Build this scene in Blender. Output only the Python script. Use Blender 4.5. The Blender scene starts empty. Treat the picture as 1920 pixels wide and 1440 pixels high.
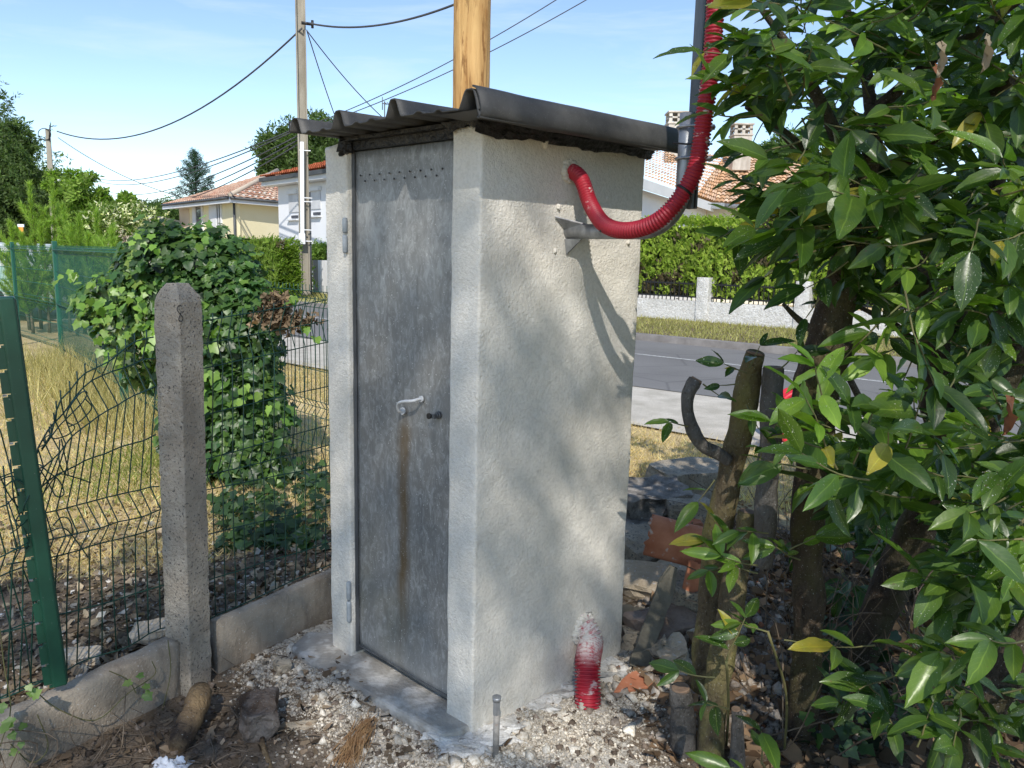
import bpy, math, random
import numpy as np
from mathutils import noise as mn, Vector
random.seed(7); rng = np.random.default_rng(7)
S = bpy.context.scene; COL = S.collection
# ---------------------------------------------------------------- camera
F, PIT, ROL, H = 1450.0, math.radians(9.3), math.radians(1.4), 1.6
cd = bpy.data.cameras.new('camera'); cam = bpy.data.objects.new('camera', cd); COL.objects.link(cam)
cd.sensor_width = 36; cd.lens = 36*F/1920; cd.clip_end = 2000; cd.clip_start = .02
def Rx(a): c, s = math.cos(a), math.sin(a); return np.array([[1,0,0],[0,c,-s],[0,s,c]])
def Rz(a): c, s = math.cos(a), math.sin(a); return np.array([[c,-s,0],[s,c,0],[0,0,1.]])
RM = Rx(math.pi/2-PIT) @ Rz(ROL)
from mathutils import Matrix
cam.matrix_world = Matrix.Translation((0,0,H)) @ Matrix(RM.tolist()).to_4x4()
S.camera = cam
# ---------------------------------------------------------------- sky, sun, exposure
SUN_EL = 43.0
w = bpy.data.worlds.new('World'); S.world = w; w.use_nodes = True
wn = w.node_tree; bgn = wn.nodes['Background']
sk = wn.nodes.new('ShaderNodeTexSky'); sk.sky_type = 'NISHITA'; sk.sun_disc = False
sk.sun_elevation = math.radians(SUN_EL); sk.sun_rotation = math.radians(180); sk.air_density = 1.0; sk.dust_density = .08; sk.ozone_density = 1.3; sk.altitude = 1200
tcw = wn.nodes.new('ShaderNodeTexCoord'); mpw = wn.nodes.new('ShaderNodeMapping'); mpw.inputs['Scale'].default_value = (2.2,2.2,15); mpw.inputs['Rotation'].default_value = (0.1,.16,0)
wn.links.new(tcw.outputs['Generated'], mpw.inputs[0])
nzw = wn.nodes.new('ShaderNodeTexNoise'); nzw.inputs['Scale'].default_value = 1.6; nzw.inputs['Detail'].default_value = 7; nzw.inputs['Roughness'].default_value = .6; nzw.inputs['Distortion'].default_value = .6
wn.links.new(mpw.outputs[0], nzw.inputs['Vector'])
mrw = wn.nodes.new('ShaderNodeMapRange'); mrw.inputs[1].default_value = .48; mrw.inputs[2].default_value = .85; mrw.inputs[4].default_value = .5
wn.links.new(nzw.outputs['Fac'], mrw.inputs[0])
mxw = wn.nodes.new('ShaderNodeMix'); mxw.data_type = 'RGBA'; mxw.inputs[7].default_value = (4.4,5.0,5.8,1)
wn.links.new(mrw.outputs[0], mxw.inputs[0]); wn.links.new(sk.outputs[0], mxw.inputs[6]); wn.links.new(mxw.outputs[2], bgn.inputs[0])
bgn.inputs[1].default_value = 0.108
sl = bpy.data.lights.new('sun', 'SUN'); so = bpy.data.objects.new('sun', sl); COL.objects.link(so)
sl.energy = 2.5; sl.angle = math.radians(.55); sl.color = (1,.945,.86); so.rotation_euler = (math.radians(90-SUN_EL),0,0)
so.location = (0,-20,20)
S.view_settings.view_transform = 'Standard'; S.view_settings.look = 'None'; S.view_settings.exposure = .98; S.view_settings.gamma = 1
# ---------------------------------------------------------------- geometry of places
def ray(x, y): return RM @ np.array([(x-960)/F, -(y-720)/F, -1.])
O = np.array([0,0,H])
def G(x, y, z=0.): d = ray(x,y); return O + d*((z-H)/d[2])
def D(x, y, Y): d = ray(x,y); return O + d*(Y/d[1])
def PL(x, y, P, d, off=0.):
    n = np.array([d[1],-d[0],0]); r = ray(x,y); P = np.array(P)+n*off; return O + r*(np.dot(P-O,n)/np.dot(r,n))
C0 = np.array([-.107,2.373,0]); U = np.array([.719,.695,0]); V = np.array([-.744,.668,0]); ZZ = np.array([0,0,1.])
NR = np.array([.695,-.719,0])
def cab(u, v, z): return C0+U*u+V*v+ZZ*z
AL = np.array([-.77,.64,0]); BE = np.array([.64,.77,0])
def st(a, b, z=0.): return AL*a+BE*b+ZZ*z
FP = np.array([-1.15,2.74,0]); FD = np.array([.541,.841,0]); FN = np.array([.841,-.541,0])
# ---------------------------------------------------------------- object helpers
def tag(o, label=None, cat=None, group=None, kind=None):
    if label: o['label'] = label
    if cat: o['category'] = cat
    if group: o['group'] = group
    if kind: o['kind'] = kind
    return o
def thing(name, label, cat, loc=(0,0,0), group=None):
    o = bpy.data.objects.new(name, None); COL.objects.link(o); o.location = tuple(float(a) for a in loc); o.empty_display_size = .1
    return tag(o, label, cat, group)
def link(name, me, mat, parent=None):
    o = bpy.data.objects.new(name, me); COL.objects.link(o)
    if mat: me.materials.append(mat)
    if parent: o.parent = parent
    return o
def ploc(parent):
    l = np.zeros(3)
    while parent is not None: l = l+np.array(parent.location); parent = parent.parent
    return l
def mesh_np(name, V_, F_, mat, parent=None, col=None, uv=None, smooth=False, origin=None):
    V_ = np.asarray(V_, dtype=np.float32); F_ = np.asarray(F_, dtype=np.int32); k = F_.shape[1]
    org = ploc(parent) if origin is None else np.array(origin)
    me = bpy.data.meshes.new(name); me.vertices.add(len(V_)); me.vertices.foreach_set('co', (V_-org.astype(np.float32)).ravel())
    me.loops.add(F_.size); me.loops.foreach_set('vertex_index', F_.ravel())
    me.polygons.add(len(F_)); me.polygons.foreach_set('loop_start', np.arange(0,F_.size,k,dtype=np.int32))
    me.update(calc_edges=True)
    if smooth: me.polygons.foreach_set('use_smooth', np.ones(len(F_),dtype=bool))
    if col is not None:
        a = me.color_attributes.new('Col','FLOAT_COLOR','POINT'); c = np.ones((len(V_),4),dtype=np.float32); c[:,:3] = col; a.data.foreach_set('color', c.ravel())
    if uv is not None:
        l = me.uv_layers.new(name='UVMap'); l.data.foreach_set('uv', np.asarray(uv,dtype=np.float32)[F_.ravel()].ravel())
    o = link(name, me, mat, parent)
    if parent is None and origin is not None: o.location = tuple(float(a) for a in org)
    return o
class MB:
    def __init__(s): s.v = []; s.f = []; s.sm = []
    def add(s, vs, fs, smooth=False):
        b = len(s.v); s.v += [tuple(map(float,p)) for p in vs]; s.f += [tuple(i+b for i in f) for f in fs]; s.sm += [smooth]*len(fs); return s
    def hexa(s, p):   # 8 points: bottom loop 4, top loop 4
        return s.add(p, [(3,2,1,0),(4,5,6,7),(0,1,5,4),(1,2,6,5),(2,3,7,6),(3,0,4,7)])
    def box(s, c, sx, sy, sz, ax=(1,0,0), ay=(0,1,0), az=(0,0,1)):
        c, ax, ay, az = map(np.array,(c,ax,ay,az)); P = []
        for k in (-1,1):
            for i,j in ((-1,-1),(1,-1),(1,1),(-1,1)): P.append(c+ax*i*sx/2+ay*j*sy/2+az*k*sz/2)
        return s.hexa(P)
    def prism(s, poly, h0, h1):   # poly list of 3D pts, h0,h1 offset vectors
        n = len(poly); a = [np.array(p)+h0 for p in poly]; b = [np.array(p)+h1 for p in poly]
        return s.add(a+b, [tuple(range(n))[::-1], tuple(range(n,2*n))]+[(i,(i+1)%n,n+(i+1)%n,n+i) for i in range(n)])
    def tube(s, pts, r, seg=8, cap=True, smooth=True):
        pts = [np.array(p,dtype=float) for p in pts]; n = len(pts)
        rr = [r]*n if np.isscalar(r) else list(r)
        T = [pts[min(i+1,n-1)]-pts[max(i-1,0)] for i in range(n)]; T = [t/(np.linalg.norm(t)+1e-9) for t in T]
        a = np.array([0,0,1.]) if abs(T[0][2])<.9 else np.array([1.,0,0]); X = np.cross(T[0],a); X /= np.linalg.norm(X)
        vs = []
        for i in range(n):
            X = X-T[i]*np.dot(X,T[i]); X /= (np.linalg.norm(X)+1e-9); Y = np.cross(T[i],X)
            for k in range(seg):
                an = 2*math.pi*k/seg; vs.append(pts[i]+(X*math.cos(an)+Y*math.sin(an))*rr[i])
        fs = [(i*seg+k, i*seg+(k+1)%seg, (i+1)*seg+(k+1)%seg, (i+1)*seg+k) for i in range(n-1) for k in range(seg)]
        s.add(vs, fs, smooth)
        if cap: b = len(s.v)-len(vs); s.f += [tuple(b+k for k in range(seg))[::-1], tuple(b+(n-1)*seg+k for k in range(seg))]; s.sm += [False,False]
        return s
    def build(s, name, mat, parent=None, bevel=0, origin=None, segs=2, auto=True):
        org = ploc(parent) if origin is None else np.array(origin,dtype=float)
        me = bpy.data.meshes.new(name); me.from_pydata([(a-org[0],b-org[1],c-org[2]) for a,b,c in s.v], [], s.f); me.update()
        me.polygons.foreach_set('use_smooth', s.sm)
        o = link(name, me, mat, parent)
        if parent is None: o.location = tuple(org)
        if bevel:
            m = o.modifiers.new('bevel','BEVEL'); m.width = bevel; m.segments = segs; m.limit_method = 'ANGLE'; m.angle_limit = .6
        return o
def cr(pts, n=8, vals=None):   # catmull-rom resample
    P = [np.array(p,dtype=float) for p in pts]; P = [2*P[0]-P[1]]+P+[2*P[-1]-P[-2]]; out = []; W = []
    for i in range(1,len(P)-2):
        for k in range(n):
            t = k/n; a,b,c,d = P[i-1:i+3]
            out.append(.5*((2*b)+(c-a)*t+(2*a-5*b+4*c-d)*t*t+(3*b-a-3*c+d)*t**3))
            if vals: W.append(vals[i-1]*(1-t)+vals[i]*t)
    out.append(P[-2])
    if vals: W.append(vals[-1]); return out, W
    return out
def nz(p, s=1., o=0.): return mn.noise(Vector((p[0]*s+o,p[1]*s+o*.7,p[2]*s-o)))
# ---------------------------------------------------------------- material helper
class N:
    def __init__(s, name):
        s.m = bpy.data.materials.new(name); s.m.use_nodes = True; s.t = s.m.node_tree; s.b = s.t.nodes['Principled BSDF']; s.out = s.t.nodes['Material Output']
        s.tc = s.t.nodes.new('ShaderNodeTexCoord'); s.nrm = None
    def n(s, k): return s.t.nodes.new('ShaderNode'+k)
    def l(s, a, b): s.t.links.new(a, b)
    def pos(s, st=(1,1,1), rot=(0,0,0), src='Object'):
        m = s.n('Mapping'); m.inputs['Scale'].default_value = st; m.inputs['Rotation'].default_value = rot; s.l(s.tc.outputs[src], m.inputs[0]); return m.outputs[0]
    def noise(s, sc, det=5, ro=.6, st=(1,1,1), dist=0, rot=(0,0,0), src='Object'):
        x = s.n('TexNoise'); x.inputs['Scale'].default_value = sc; x.inputs['Detail'].default_value = det; x.inputs['Roughness'].default_value = ro; x.inputs['Distortion'].default_value = dist
        s.l(s.pos(st,rot,src), x.inputs['Vector']); return x.outputs['Fac']
    def voro(s, sc, st=(1,1,1), feat='F1', out='Distance'):
        x = s.n('TexVoronoi'); x.inputs['Scale'].default_value = sc; x.feature = feat; s.l(s.pos(st), x.inputs['Vector']); return x.outputs[out]
    def rng(s, a, lo, hi, t0=0., t1=1.):
        x = s.n('MapRange'); s.l(a, x.inputs[0]); x.inputs[1].default_value = lo; x.inputs[2].default_value = hi; x.inputs[3].default_value = t0; x.inputs[4].default_value = t1; return x.outputs[0]
    def put(s, v, sock):
        if isinstance(v,(int,float)): sock.default_value = v
        elif isinstance(v,tuple): sock.default_value = v+(1,) if len(v)==3 else v
        else: s.l(v, sock)
    def mix(s, f, a, b, mode='MIX'):
        x = s.n('Mix'); x.data_type = 'RGBA'; x.blend_type = mode; s.put(f,x.inputs[0]); s.put(a,x.inputs[6]); s.put(b,x.inputs[7]); return x.outputs[2]
    def math(s, op, a, b=0.):
        x = s.n('Math'); x.operation = op; s.put(a,x.inputs[0]); s.put(b,x.inputs[1]); return x.outputs[0]
    def attr(s, nm='Col'): x = s.n('Attribute'); x.attribute_name = nm; return x
    def bump(s, h, st=.5, d=.01):
        x = s.n('Bump'); x.inputs['Strength'].default_value = st; x.inputs['Distance'].default_value = d; s.l(h, x.inputs['Height'])
        if s.nrm is not None: s.l(s.nrm, x.inputs['Normal'])
        s.nrm = x.outputs[0]; s.l(s.nrm, s.b.inputs['Normal'])
    def col(s, c): s.put(c, s.b.inputs['Base Color'])
    def ro(s, r): s.put(r, s.b.inputs['Roughness'])
    def met(s, r): s.put(r, s.b.inputs['Metallic'])
    def spec(s, v): s.b.inputs['Specular IOR Level'].default_value = v
def simple(name, c1, c2, sc=8, rough=.8, bump=.3, bsc=40, bd=.004, metal=0, st=(1,1,1), lo=.35, hi=.65, c3=None, sc3=60, lo3=.55, hi3=.7, spec=.4, dist=0):
    m = N(name); f = m.rng(m.noise(sc,6,.6,st,dist),lo,hi); c = m.mix(f,c1,c2)
    if c3: c = m.mix(m.rng(m.noise(sc3,3,.5,st),lo3,hi3), c, c3)
    m.col(c); m.ro(rough); m.met(metal); m.spec(spec)
    if bump: m.bump(m.noise(bsc,5,.6,st), bump, bd)
    return m.m
def leafmat(name, trans=.35, rough=.4, veins=False, spec=.5, spots=False, tint=(.9,1.15,.35), under=1.3):
    m = N(name); a = m.attr().outputs['Color']; c = a
    if veins:
        uv = m.n('UVMap'); sx = m.n('SeparateXYZ'); m.l(uv.outputs[0], sx.inputs[0])
        au = m.math('ABSOLUTE', m.math('SUBTRACT', sx.outputs[0], .5))
        mid = m.rng(au, .012, .045, 1., 0.)
        wv = m.math('FRACT', m.math('MULTIPLY', m.math('SUBTRACT', sx.outputs[1], m.math('MULTIPLY', au, .55)), 9.))
        side = m.rng(m.math('ABSOLUTE', m.math('SUBTRACT', wv, .5)), .0, .1, .32, 0.)
        vein = m.math('MAXIMUM', mid, side)
        c = m.mix(m.math('MULTIPLY',vein,.6), c, m.mix(.5, m.mix(1., c, (2.2,2.1,1.6), 'MULTIPLY'), (.22,.30,.06)))
        m.bump(vein, -.25, .002)
        m.bump(m.noise(35,3), .25, .004)
    c = m.mix(m.rng(m.noise(22,4),.35,.7), c, m.mix(1.,c,(.72,.8,.8),'MULTIPLY'))
    if spots:
        c = m.mix(m.math('MULTIPLY', m.rng(m.noise(55,3,.6),.68,.72), .8), c, (.10,.065,.025)); c = m.mix(m.math('MULTIPLY', m.rng(m.noise(12,3,.6),.60,.78), .55), c, m.mix(1.,c,(1.9,1.5,.8),'MULTIPLY'))
        c = m.mix(m.math('MULTIPLY', m.rng(m.noise(240,2,.5),.66,.7), m.rng(m.noise(7,2),.5,.62)), c, (.55,.55,.5))
    g = m.n('NewGeometry'); c2 = m.mix(g.outputs['Backfacing'], c, m.mix(1.,c,(under,under,1.1),'MULTIPLY'))
    m.col(c2); m.ro(rough); m.spec(spec)
    tr = m.n('BsdfTranslucent'); m.l(m.mix(1., c, (tint[0]*2.2,tint[1]*2.2,tint[2]*2.2), 'MULTIPLY'), tr.inputs[0])
    ms = m.n('MixShader'); ms.inputs[0].default_value = trans; m.l(m.b.outputs[0], ms.inputs[1]); m.l(tr.outputs[0], ms.inputs[2]); m.l(ms.outputs[0], m.out.inputs[0])
    return m.m
# ---------------------------------------------------------------- materials
def render_mat(name, base, light, dirt):
    m = N(name); c = m.mix(m.rng(m.noise(2.5,4),.35,.7), base, light)
    c = m.mix(m.rng(m.noise(90,3,.5),.45,.62,0,.3), c, tuple(x*.72 for x in base))
    sx = m.n('SeparateXYZ'); m.l(m.tc.outputs['Object'], sx.inputs[0])
    low = m.math('MULTIPLY', m.rng(sx.outputs[2], .0, .35, 1., 0.), m.rng(m.noise(9,4),.4,.62))
    c = m.mix(m.math('MULTIPLY',low,.6), c, dirt); m.col(c); m.ro(.92); m.spec(.2)
    m.bump(m.noise(6,3), .35, .03)
    h = m.math('ADD', m.math('MULTIPLY', m.noise(105,3,.55,dist=.5), 1.), m.math('MULTIPLY', m.noise(220,2,.5), .45))
    m.bump(h, .65, .007); return m.m
M_render = render_mat('roughcast_render', (.69,.65,.57), (.76,.73,.665), (.46,.42,.35))
M_door = N('galvanised_door')
def _door():
    m = M_door
    c = m.mix(m.rng(m.noise(3.5,5,.65,(1,1,.5)),.3,.7), (.152,.152,.146), (.262,.258,.245))
    c = m.mix(m.rng(m.noise(38,4,.75,(1,1,.5),dist=1.2),.46,.66,0,.7), c, (.40,.41,.405))
    c = m.mix(m.rng(m.noise(26,4,.6,(1.3,1.3,.1)),.5,.75,0,.4), c, (.10,.108,.112))
    g = m.n('SeparateXYZ'); m.l(m.tc.outputs['Object'], g.inputs[0])
    d = m.n('VectorMath'); d.operation = 'DOT_PRODUCT'; m.l(m.tc.outputs['Object'], d.inputs[0]); d.inputs[1].default_value = tuple(V)
    vv = d.outputs['Value']; zz = g.outputs[2]
    wob = m.math('MULTIPLY', m.math('SUBTRACT', m.noise(7,3,.5,(1,1,.6)), .5), .05)
    vs = m.math('ADD', vv, wob)
    dist = m.math('ABSOLUTE', m.math('SUBTRACT', vs, m.math('ADD', .392, m.math('MULTIPLY', m.math('SUBTRACT', zz, .6), -.01))))
    line = m.math('MULTIPLY', m.math('MULTIPLY', m.rng(dist,.010,.042,1,0), m.rng(zz,1.07,1.0,0,1)), m.rng(zz,.22,.45,.3,1))
    line = m.math('MULTIPLY', line, m.rng(m.noise(30,4,.6,(1,1,.15)),.25,.6,.45,1))
    sunlit_band = m.math('MULTIPLY', m.math('MULTIPLY', m.rng(zz,1.35,1.62), m.rng(zz,1.86,1.78)), m.rng(m.noise(16,5,.7,(1,1,.5),dist=1.),.35,.65)); c = m.mix(m.math('MULTIPLY', sunlit_band, .5), c, (.46,.465,.45))  # pale band paints the sunlit upper middle of the door
    c = m.mix(m.math('MULTIPLY', line, .95), c, (.12,.075,.03))
    green = m.math('MULTIPLY', m.rng(zz,.75,.2), m.rng(m.noise(4,4,.6),.38,.62)); green = m.math('MULTIPLY', green, m.rng(vv,.22,.45))
    c = m.mix(m.math('MULTIPLY', green, .55), c, (.12,.12,.08))
    c = m.mix(m.math('MULTIPLY', m.rng(zz,.22,.1), .4), c, (.30,.30,.29))
    edge = m.math('MAXIMUM', m.rng(vv,.655,.70,0,.5), 0.); c = m.mix(edge, c, (.28,.32,.35))
    c = m.mix(m.rng(m.noise(160,2,.5),.69,.72), c, (.6,.6,.58))
    m.col(c); m.ro(m.rng(m.noise(12,4),.3,.7,.42,.62)); m.met(.15); m.spec(.5)
    m.bump(m.noise(5,3), .12, .02)
_door(); M_door = M_door.m
M_galv = simple('galvanised_steel', (.20,.21,.22), (.38,.39,.40), 30, .45, .1, 60, .002, .6, st=(1,1,.4))
M_galvd = simple('dark_galvanised_steel', (.10,.105,.11), (.20,.205,.21), 20, .5, .1, 60, .002, .5, st=(1,1,.2))
M_mortar = simple('mortar', (.50,.485,.45), (.72,.70,.66), 22, .95, .8, 90, .01, c3=(.30,.28,.25), sc3=45)
M_slab = simple('old_threshold_concrete', (.25,.23,.20), (.38,.355,.31), 9, .92, .8, 70, .008, c3=(.54,.51,.46), sc3=14, lo3=.52, hi3=.66)
M_sheet = simple('dark_roof_sheet', (.040,.039,.037), (.078,.075,.070), 7, .55, .15, 120, .002, c3=(.12,.12,.115), sc3=300, lo3=.62, hi3=.72)
M_tarp = simple('black_mastic_and_lintel_shade', (.008,.008,.009), (.028,.028,.03), 30, .35, 1.0, 28, .02)
M_black = simple('black_plastic', (.010,.010,.011), (.02,.02,.021), 20, .45, 0)
def conduit_mat(nm, dusty):
    m = N(nm); c = m.mix(m.rng(m.noise(8,3),.3,.7), (.30,.008,.022), (.43,.018,.036))
    p = m.rng(m.noise(26,5,.65), .64-dusty*.08, .70-dusty*.06)
    g = m.n('SeparateXYZ'); m.l(m.tc.outputs['Object'], g.inputs[0])
    if dusty>1: p = m.math('MAXIMUM', m.math('MULTIPLY', p, .7), m.math('MULTIPLY', m.rng(g.outputs[2],-.055,.0), m.rng(m.noise(60,6,.7),.34,.52)))
    else: p = m.math('MULTIPLY', p, m.rng(g.outputs[2],.35,.22,1,0) if False else m.rng(m.noise(3,2),.45,.6))
    m.col(m.mix(p, c, (.62,.58,.54))); m.ro(m.mix(p,(.5,.5,.5),(.9,.9,.9))); m.bump(m.noise(60,3),.1,.002); return m.m
M_red = conduit_mat('red_corrugated_conduit', .6); M_redd = conduit_mat('mortar_splashed_red_conduit', 1.1)
M_redplain = simple('red_plastic', (.50,.012,.03), (.62,.03,.05), 10, .4, 0)
M_conc = simple('weathered_concrete_post', (.30,.255,.20), (.45,.395,.32), 7, .95, 1.0, 95, .010, c3=(.10,.09,.08), sc3=120, lo3=.58, hi3=.68)
M_plinth = N('stained_concrete_plinth')
def _pl():
    m = M_plinth; c = m.mix(m.rng(m.noise(4,5),.3,.7), (.25,.205,.155), (.42,.36,.285))
    c = m.mix(m.rng(m.noise(12,5,.65,(1,1,.3)),.5,.72,0,.6), c, (.10,.075,.055))
    c = m.mix(m.rng(m.noise(150,2),.66,.7), c, (.5,.48,.44))
    m.col(c); m.ro(.95); m.spec(.2); m.bump(m.noise(7,4),.5,.02); m.bump(m.noise(110,4,.6),.8,.006)
_pl(); M_plinth = M_plinth.m
M_green = simple('green_painted_steel', (.010,.062,.036), (.016,.085,.05), 8, .38, .1, 60, .001, c3=(.16,.20,.17), sc3=130, lo3=.71, hi3=.74, spec=.5)
M_wire = simple('green_coated_wire', (.008,.040,.030), (.016,.065,.045), 20, .4, 0)
M_wirefar = simple('green_fence_coating', (.012,.09,.06), (.02,.12,.08), 4, .5, 0)
def wood():
    m = N('yellow_pine_pole'); c = m.mix(m.rng(m.noise(9,6,.6,(1,1,.13),dist=1.6),.35,.65), (.34,.17,.05), (.62,.39,.16))
    lines = m.rng(m.noise(26,6,.65,(1,1,.07),dist=1.8),.53,.60); c = m.mix(m.math('MULTIPLY',lines,.85), c, (.20,.09,.025))
    c = m.mix(m.rng(m.noise(2.2,3),.5,.7,0,.4), c, (.40,.30,.12)); m.col(c); m.ro(.75); m.spec(.3)
    m.bump(m.noise(30,5,.6,(1,1,.07),dist=1.),.8,.012); return m.m
M_pole = wood()
M_cpole = simple('old_concrete_pole', (.24,.215,.17), (.36,.33,.27), 3, .95, .3, 30, .01, st=(1,1,.3))
M_white = simple('white_pvc', (.72,.72,.72), (.80,.80,.80), 3, .5, 0)
def bark(nm, c1, c2, moss, ma):
    m = N(nm); c = m.mix(m.rng(m.noise(14,6,.65,(1,1,.4)),.35,.65), c1, c2)
    c = m.mix(m.math('MULTIPLY', m.rng(m.noise(6,5,.6,(1,1,.5)),.42,.6), ma), c, moss)
    c = m.mix(m.rng(m.noise(170,2),.66,.71,0,.7), c, (.42,.42,.38))
    m.col(c); m.ro(.9); m.spec(.2); m.bump(m.noise(38,6,.7,(1,1,.5)),1.,.03); m.bump(m.noise(9,3),.8,.05); return m.m
M_barkd = bark('dark_laurel_bark', (.045,.035,.027), (.115,.09,.07), (.055,.060,.018), .55)
M_barkm = bark('mossy_laurel_bark', (.048,.036,.026), (.125,.095,.065), (.085,.085,.022), .7)
M_barky = bark('lichen_and_lit_yellow_bark', (.085,.066,.042), (.19,.15,.09), (.22,.20,.065), .8)
M_barkg = bark('grey_cut_stem_bark', (.085,.078,.070), (.19,.175,.16), (.10,.09,.06), .2)
M_cut = simple('cut_wood', (.14,.09,.06), (.22,.15,.10), 30, .9, .3, 60)
M_lleaf = leafmat('laurel_leaf', .28, .34, True, .5, True)
M_ivy = leafmat('ivy_leaf', .3, .42, False, .5)
M_tree = leafmat('tree_leaf', .3, .55, False, .3)
M_hedge = leafmat('hedge_leaf', .3, .6, False, .25)
M_dry = leafmat('dry_leaf', .15, .8, False, .2, tint=(1,.8,.5), under=1.1)
M_grass = leafmat('grass_blade', .35, .7, False, .2, tint=(1,.95,.4), under=1.)
M_twig = simple('dry_twig', (.10,.07,.045), (.20,.155,.11), 20, .9, .3, 60)
M_grey = simple('grey_broken_concrete', (.27,.225,.165), (.44,.385,.30), 6, .95, 1., 55, .012, c3=(.09,.09,.08), sc3=80)
M_char = simple('charcoal_block', (.10,.09,.075), (.30,.27,.235), 14, .95, 1., 60, .012, c3=(.42,.42,.42), sc3=60, lo3=.66, hi3=.72)
M_terra = simple('terracotta', (.36,.125,.06), (.52,.22,.12), 9, .85, .3, 60, .003, c3=(.5,.4,.33), sc3=30, lo3=.62, hi3=.7)
M_plank = simple('mossy_plank', (.10,.09,.07), (.18,.165,.125), 7, .95, .8, 40, .01, st=(1,1,1), c3=(.36,.26,.15), sc3=9, lo3=.64, hi3=.68)
M_stone = simple('beige_rubble', (.38,.31,.22), (.58,.49,.37), 8, .95, 1., 50, .012, c3=(.55,.53,.5), sc3=60, lo3=.62, hi3=.7)
M_bag = simple('white_plastic_bag', (.62,.64,.68), (.75,.76,.78), 10, .45, .5, 20, .01)
# far things
M_asph = N('asphalt')
def _as():
    m = M_asph; c = m.mix(m.rng(m.noise(.6,5),.3,.7), (.135,.13,.125), (.18,.175,.168)); c = m.mix(m.rng(m.noise(70,2),.5,.75,0,.5), c, (.26,.26,.26))
    c = m.mix(m.rng(m.voro(.45,(1,1,1),'DISTANCE_TO_EDGE'),.0,.012,.5,0), c, (.06,.06,.06))
    m.col(c); m.ro(.85); m.bump(m.noise(90,3),.4,.01)
_as(); M_asph = M_asph.m
M_paint = simple('road_paint', (.36,.36,.35), (.56,.56,.54), 3, .8, 0, c3=(.18,.18,.18), sc3=25, lo3=.52, hi3=.62)
M_kerb = simple('kerb_concrete', (.17,.155,.145), (.27,.25,.235), 3, .9, .4, 40)
M_gravel = simple('pale_limestone_gravel', (.40,.37,.31), (.56,.52,.45), 3, .95, .8, 60, .01, c3=(.24,.21,.17), sc3=90, lo3=.56, hi3=.68)
def rough_white():
    m = N('white_rocky_roughcast'); c = m.mix(m.rng(m.noise(14,5,.7),.38,.6), (.62,.60,.56), (.76,.75,.72)); c = m.mix(m.rng(m.noise(30,4,.7),.55,.7,0,.6), c, (.35,.33,.30))
    m.col(c); m.ro(.95); m.spec(.1); m.bump(m.noise(22,5,.7),1.,.05); return m.m
M_rwhite = rough_white()
M_rail = simple('black_fence_rail', (.012,.012,.013), (.02,.02,.02), 5, .5, 0)
M_yel = simple('pale_yellow_render', (.80,.72,.47), (.84,.76,.52), .6, .95, .1, 30, .01)
M_yel2 = simple('tan_render', (.62,.50,.36), (.68,.56,.42), .6, .95, 0)
M_whouse = simple('white_house_render', (.70,.71,.74), (.76,.77,.79), .6, .95, 0)
M_cream = simple('cream_render', (.66,.63,.53), (.72,.69,.6), .6, .95, 0)
M_shed = simple('pinkish_shed_render', (.44,.37,.29), (.52,.44,.35), .8, .95, .2, 20)
M_fascia = simple('fascia_paint', (.62,.64,.66), (.70,.71,.73), 2, .6, 0)
M_dgut = simple('dark_gutter', (.05,.055,.06), (.08,.085,.09), 2, .5, 0)
M_glass = simple('window_glass', (.05,.06,.07), (.09,.10,.12), .5, .1, 0, spec=.8)
M_dark = simple('dark_doorway', (.05,.055,.07), (.09,.095,.11), 1, .7, 0)
M_shut = simple('white_shutter', (.70,.71,.73), (.76,.77,.78), 2, .6, 0)
def tile(nm):
    m = N(nm); a = m.attr().outputs['Color']; m.col(m.mix(m.rng(m.noise(5,4),.35,.7), a, m.mix(1.,a,(.72,.68,.66),'MULTIPLY'))); m.ro(.9); m.spec(.2); return m.m
M_tile = tile('canal_roof_tiles')
M_chim = simple('weathered_chimney_render', (.36,.32,.27), (.60,.57,.51), 2.5, .95, .3, 20, .02, st=(1,1,.3))
M_roller = simple('roller_shutter_slats', (.50,.51,.53), (.60,.61,.63), 2, .6, 0)
M_van = simple('white_van_paint', (.62,.66,.68), (.68,.70,.72), 1, .3, 0)
M_teal = simple('pale_teal_van_panel', (.35,.55,.52), (.45,.62,.60), 1, .3, 0)
M_rubber = simple('tyre_rubber', (.015,.015,.015), (.025,.025,.025), 5, .8, 0)
M_cable = simple('cable_sheath', (.05,.052,.056), (.075,.078,.084), 1, .7, 0)
M_core = simple('dark_hedge_core', (.018,.022,.010), (.045,.042,.022), 6, .95, .6, 20, .05)
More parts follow.
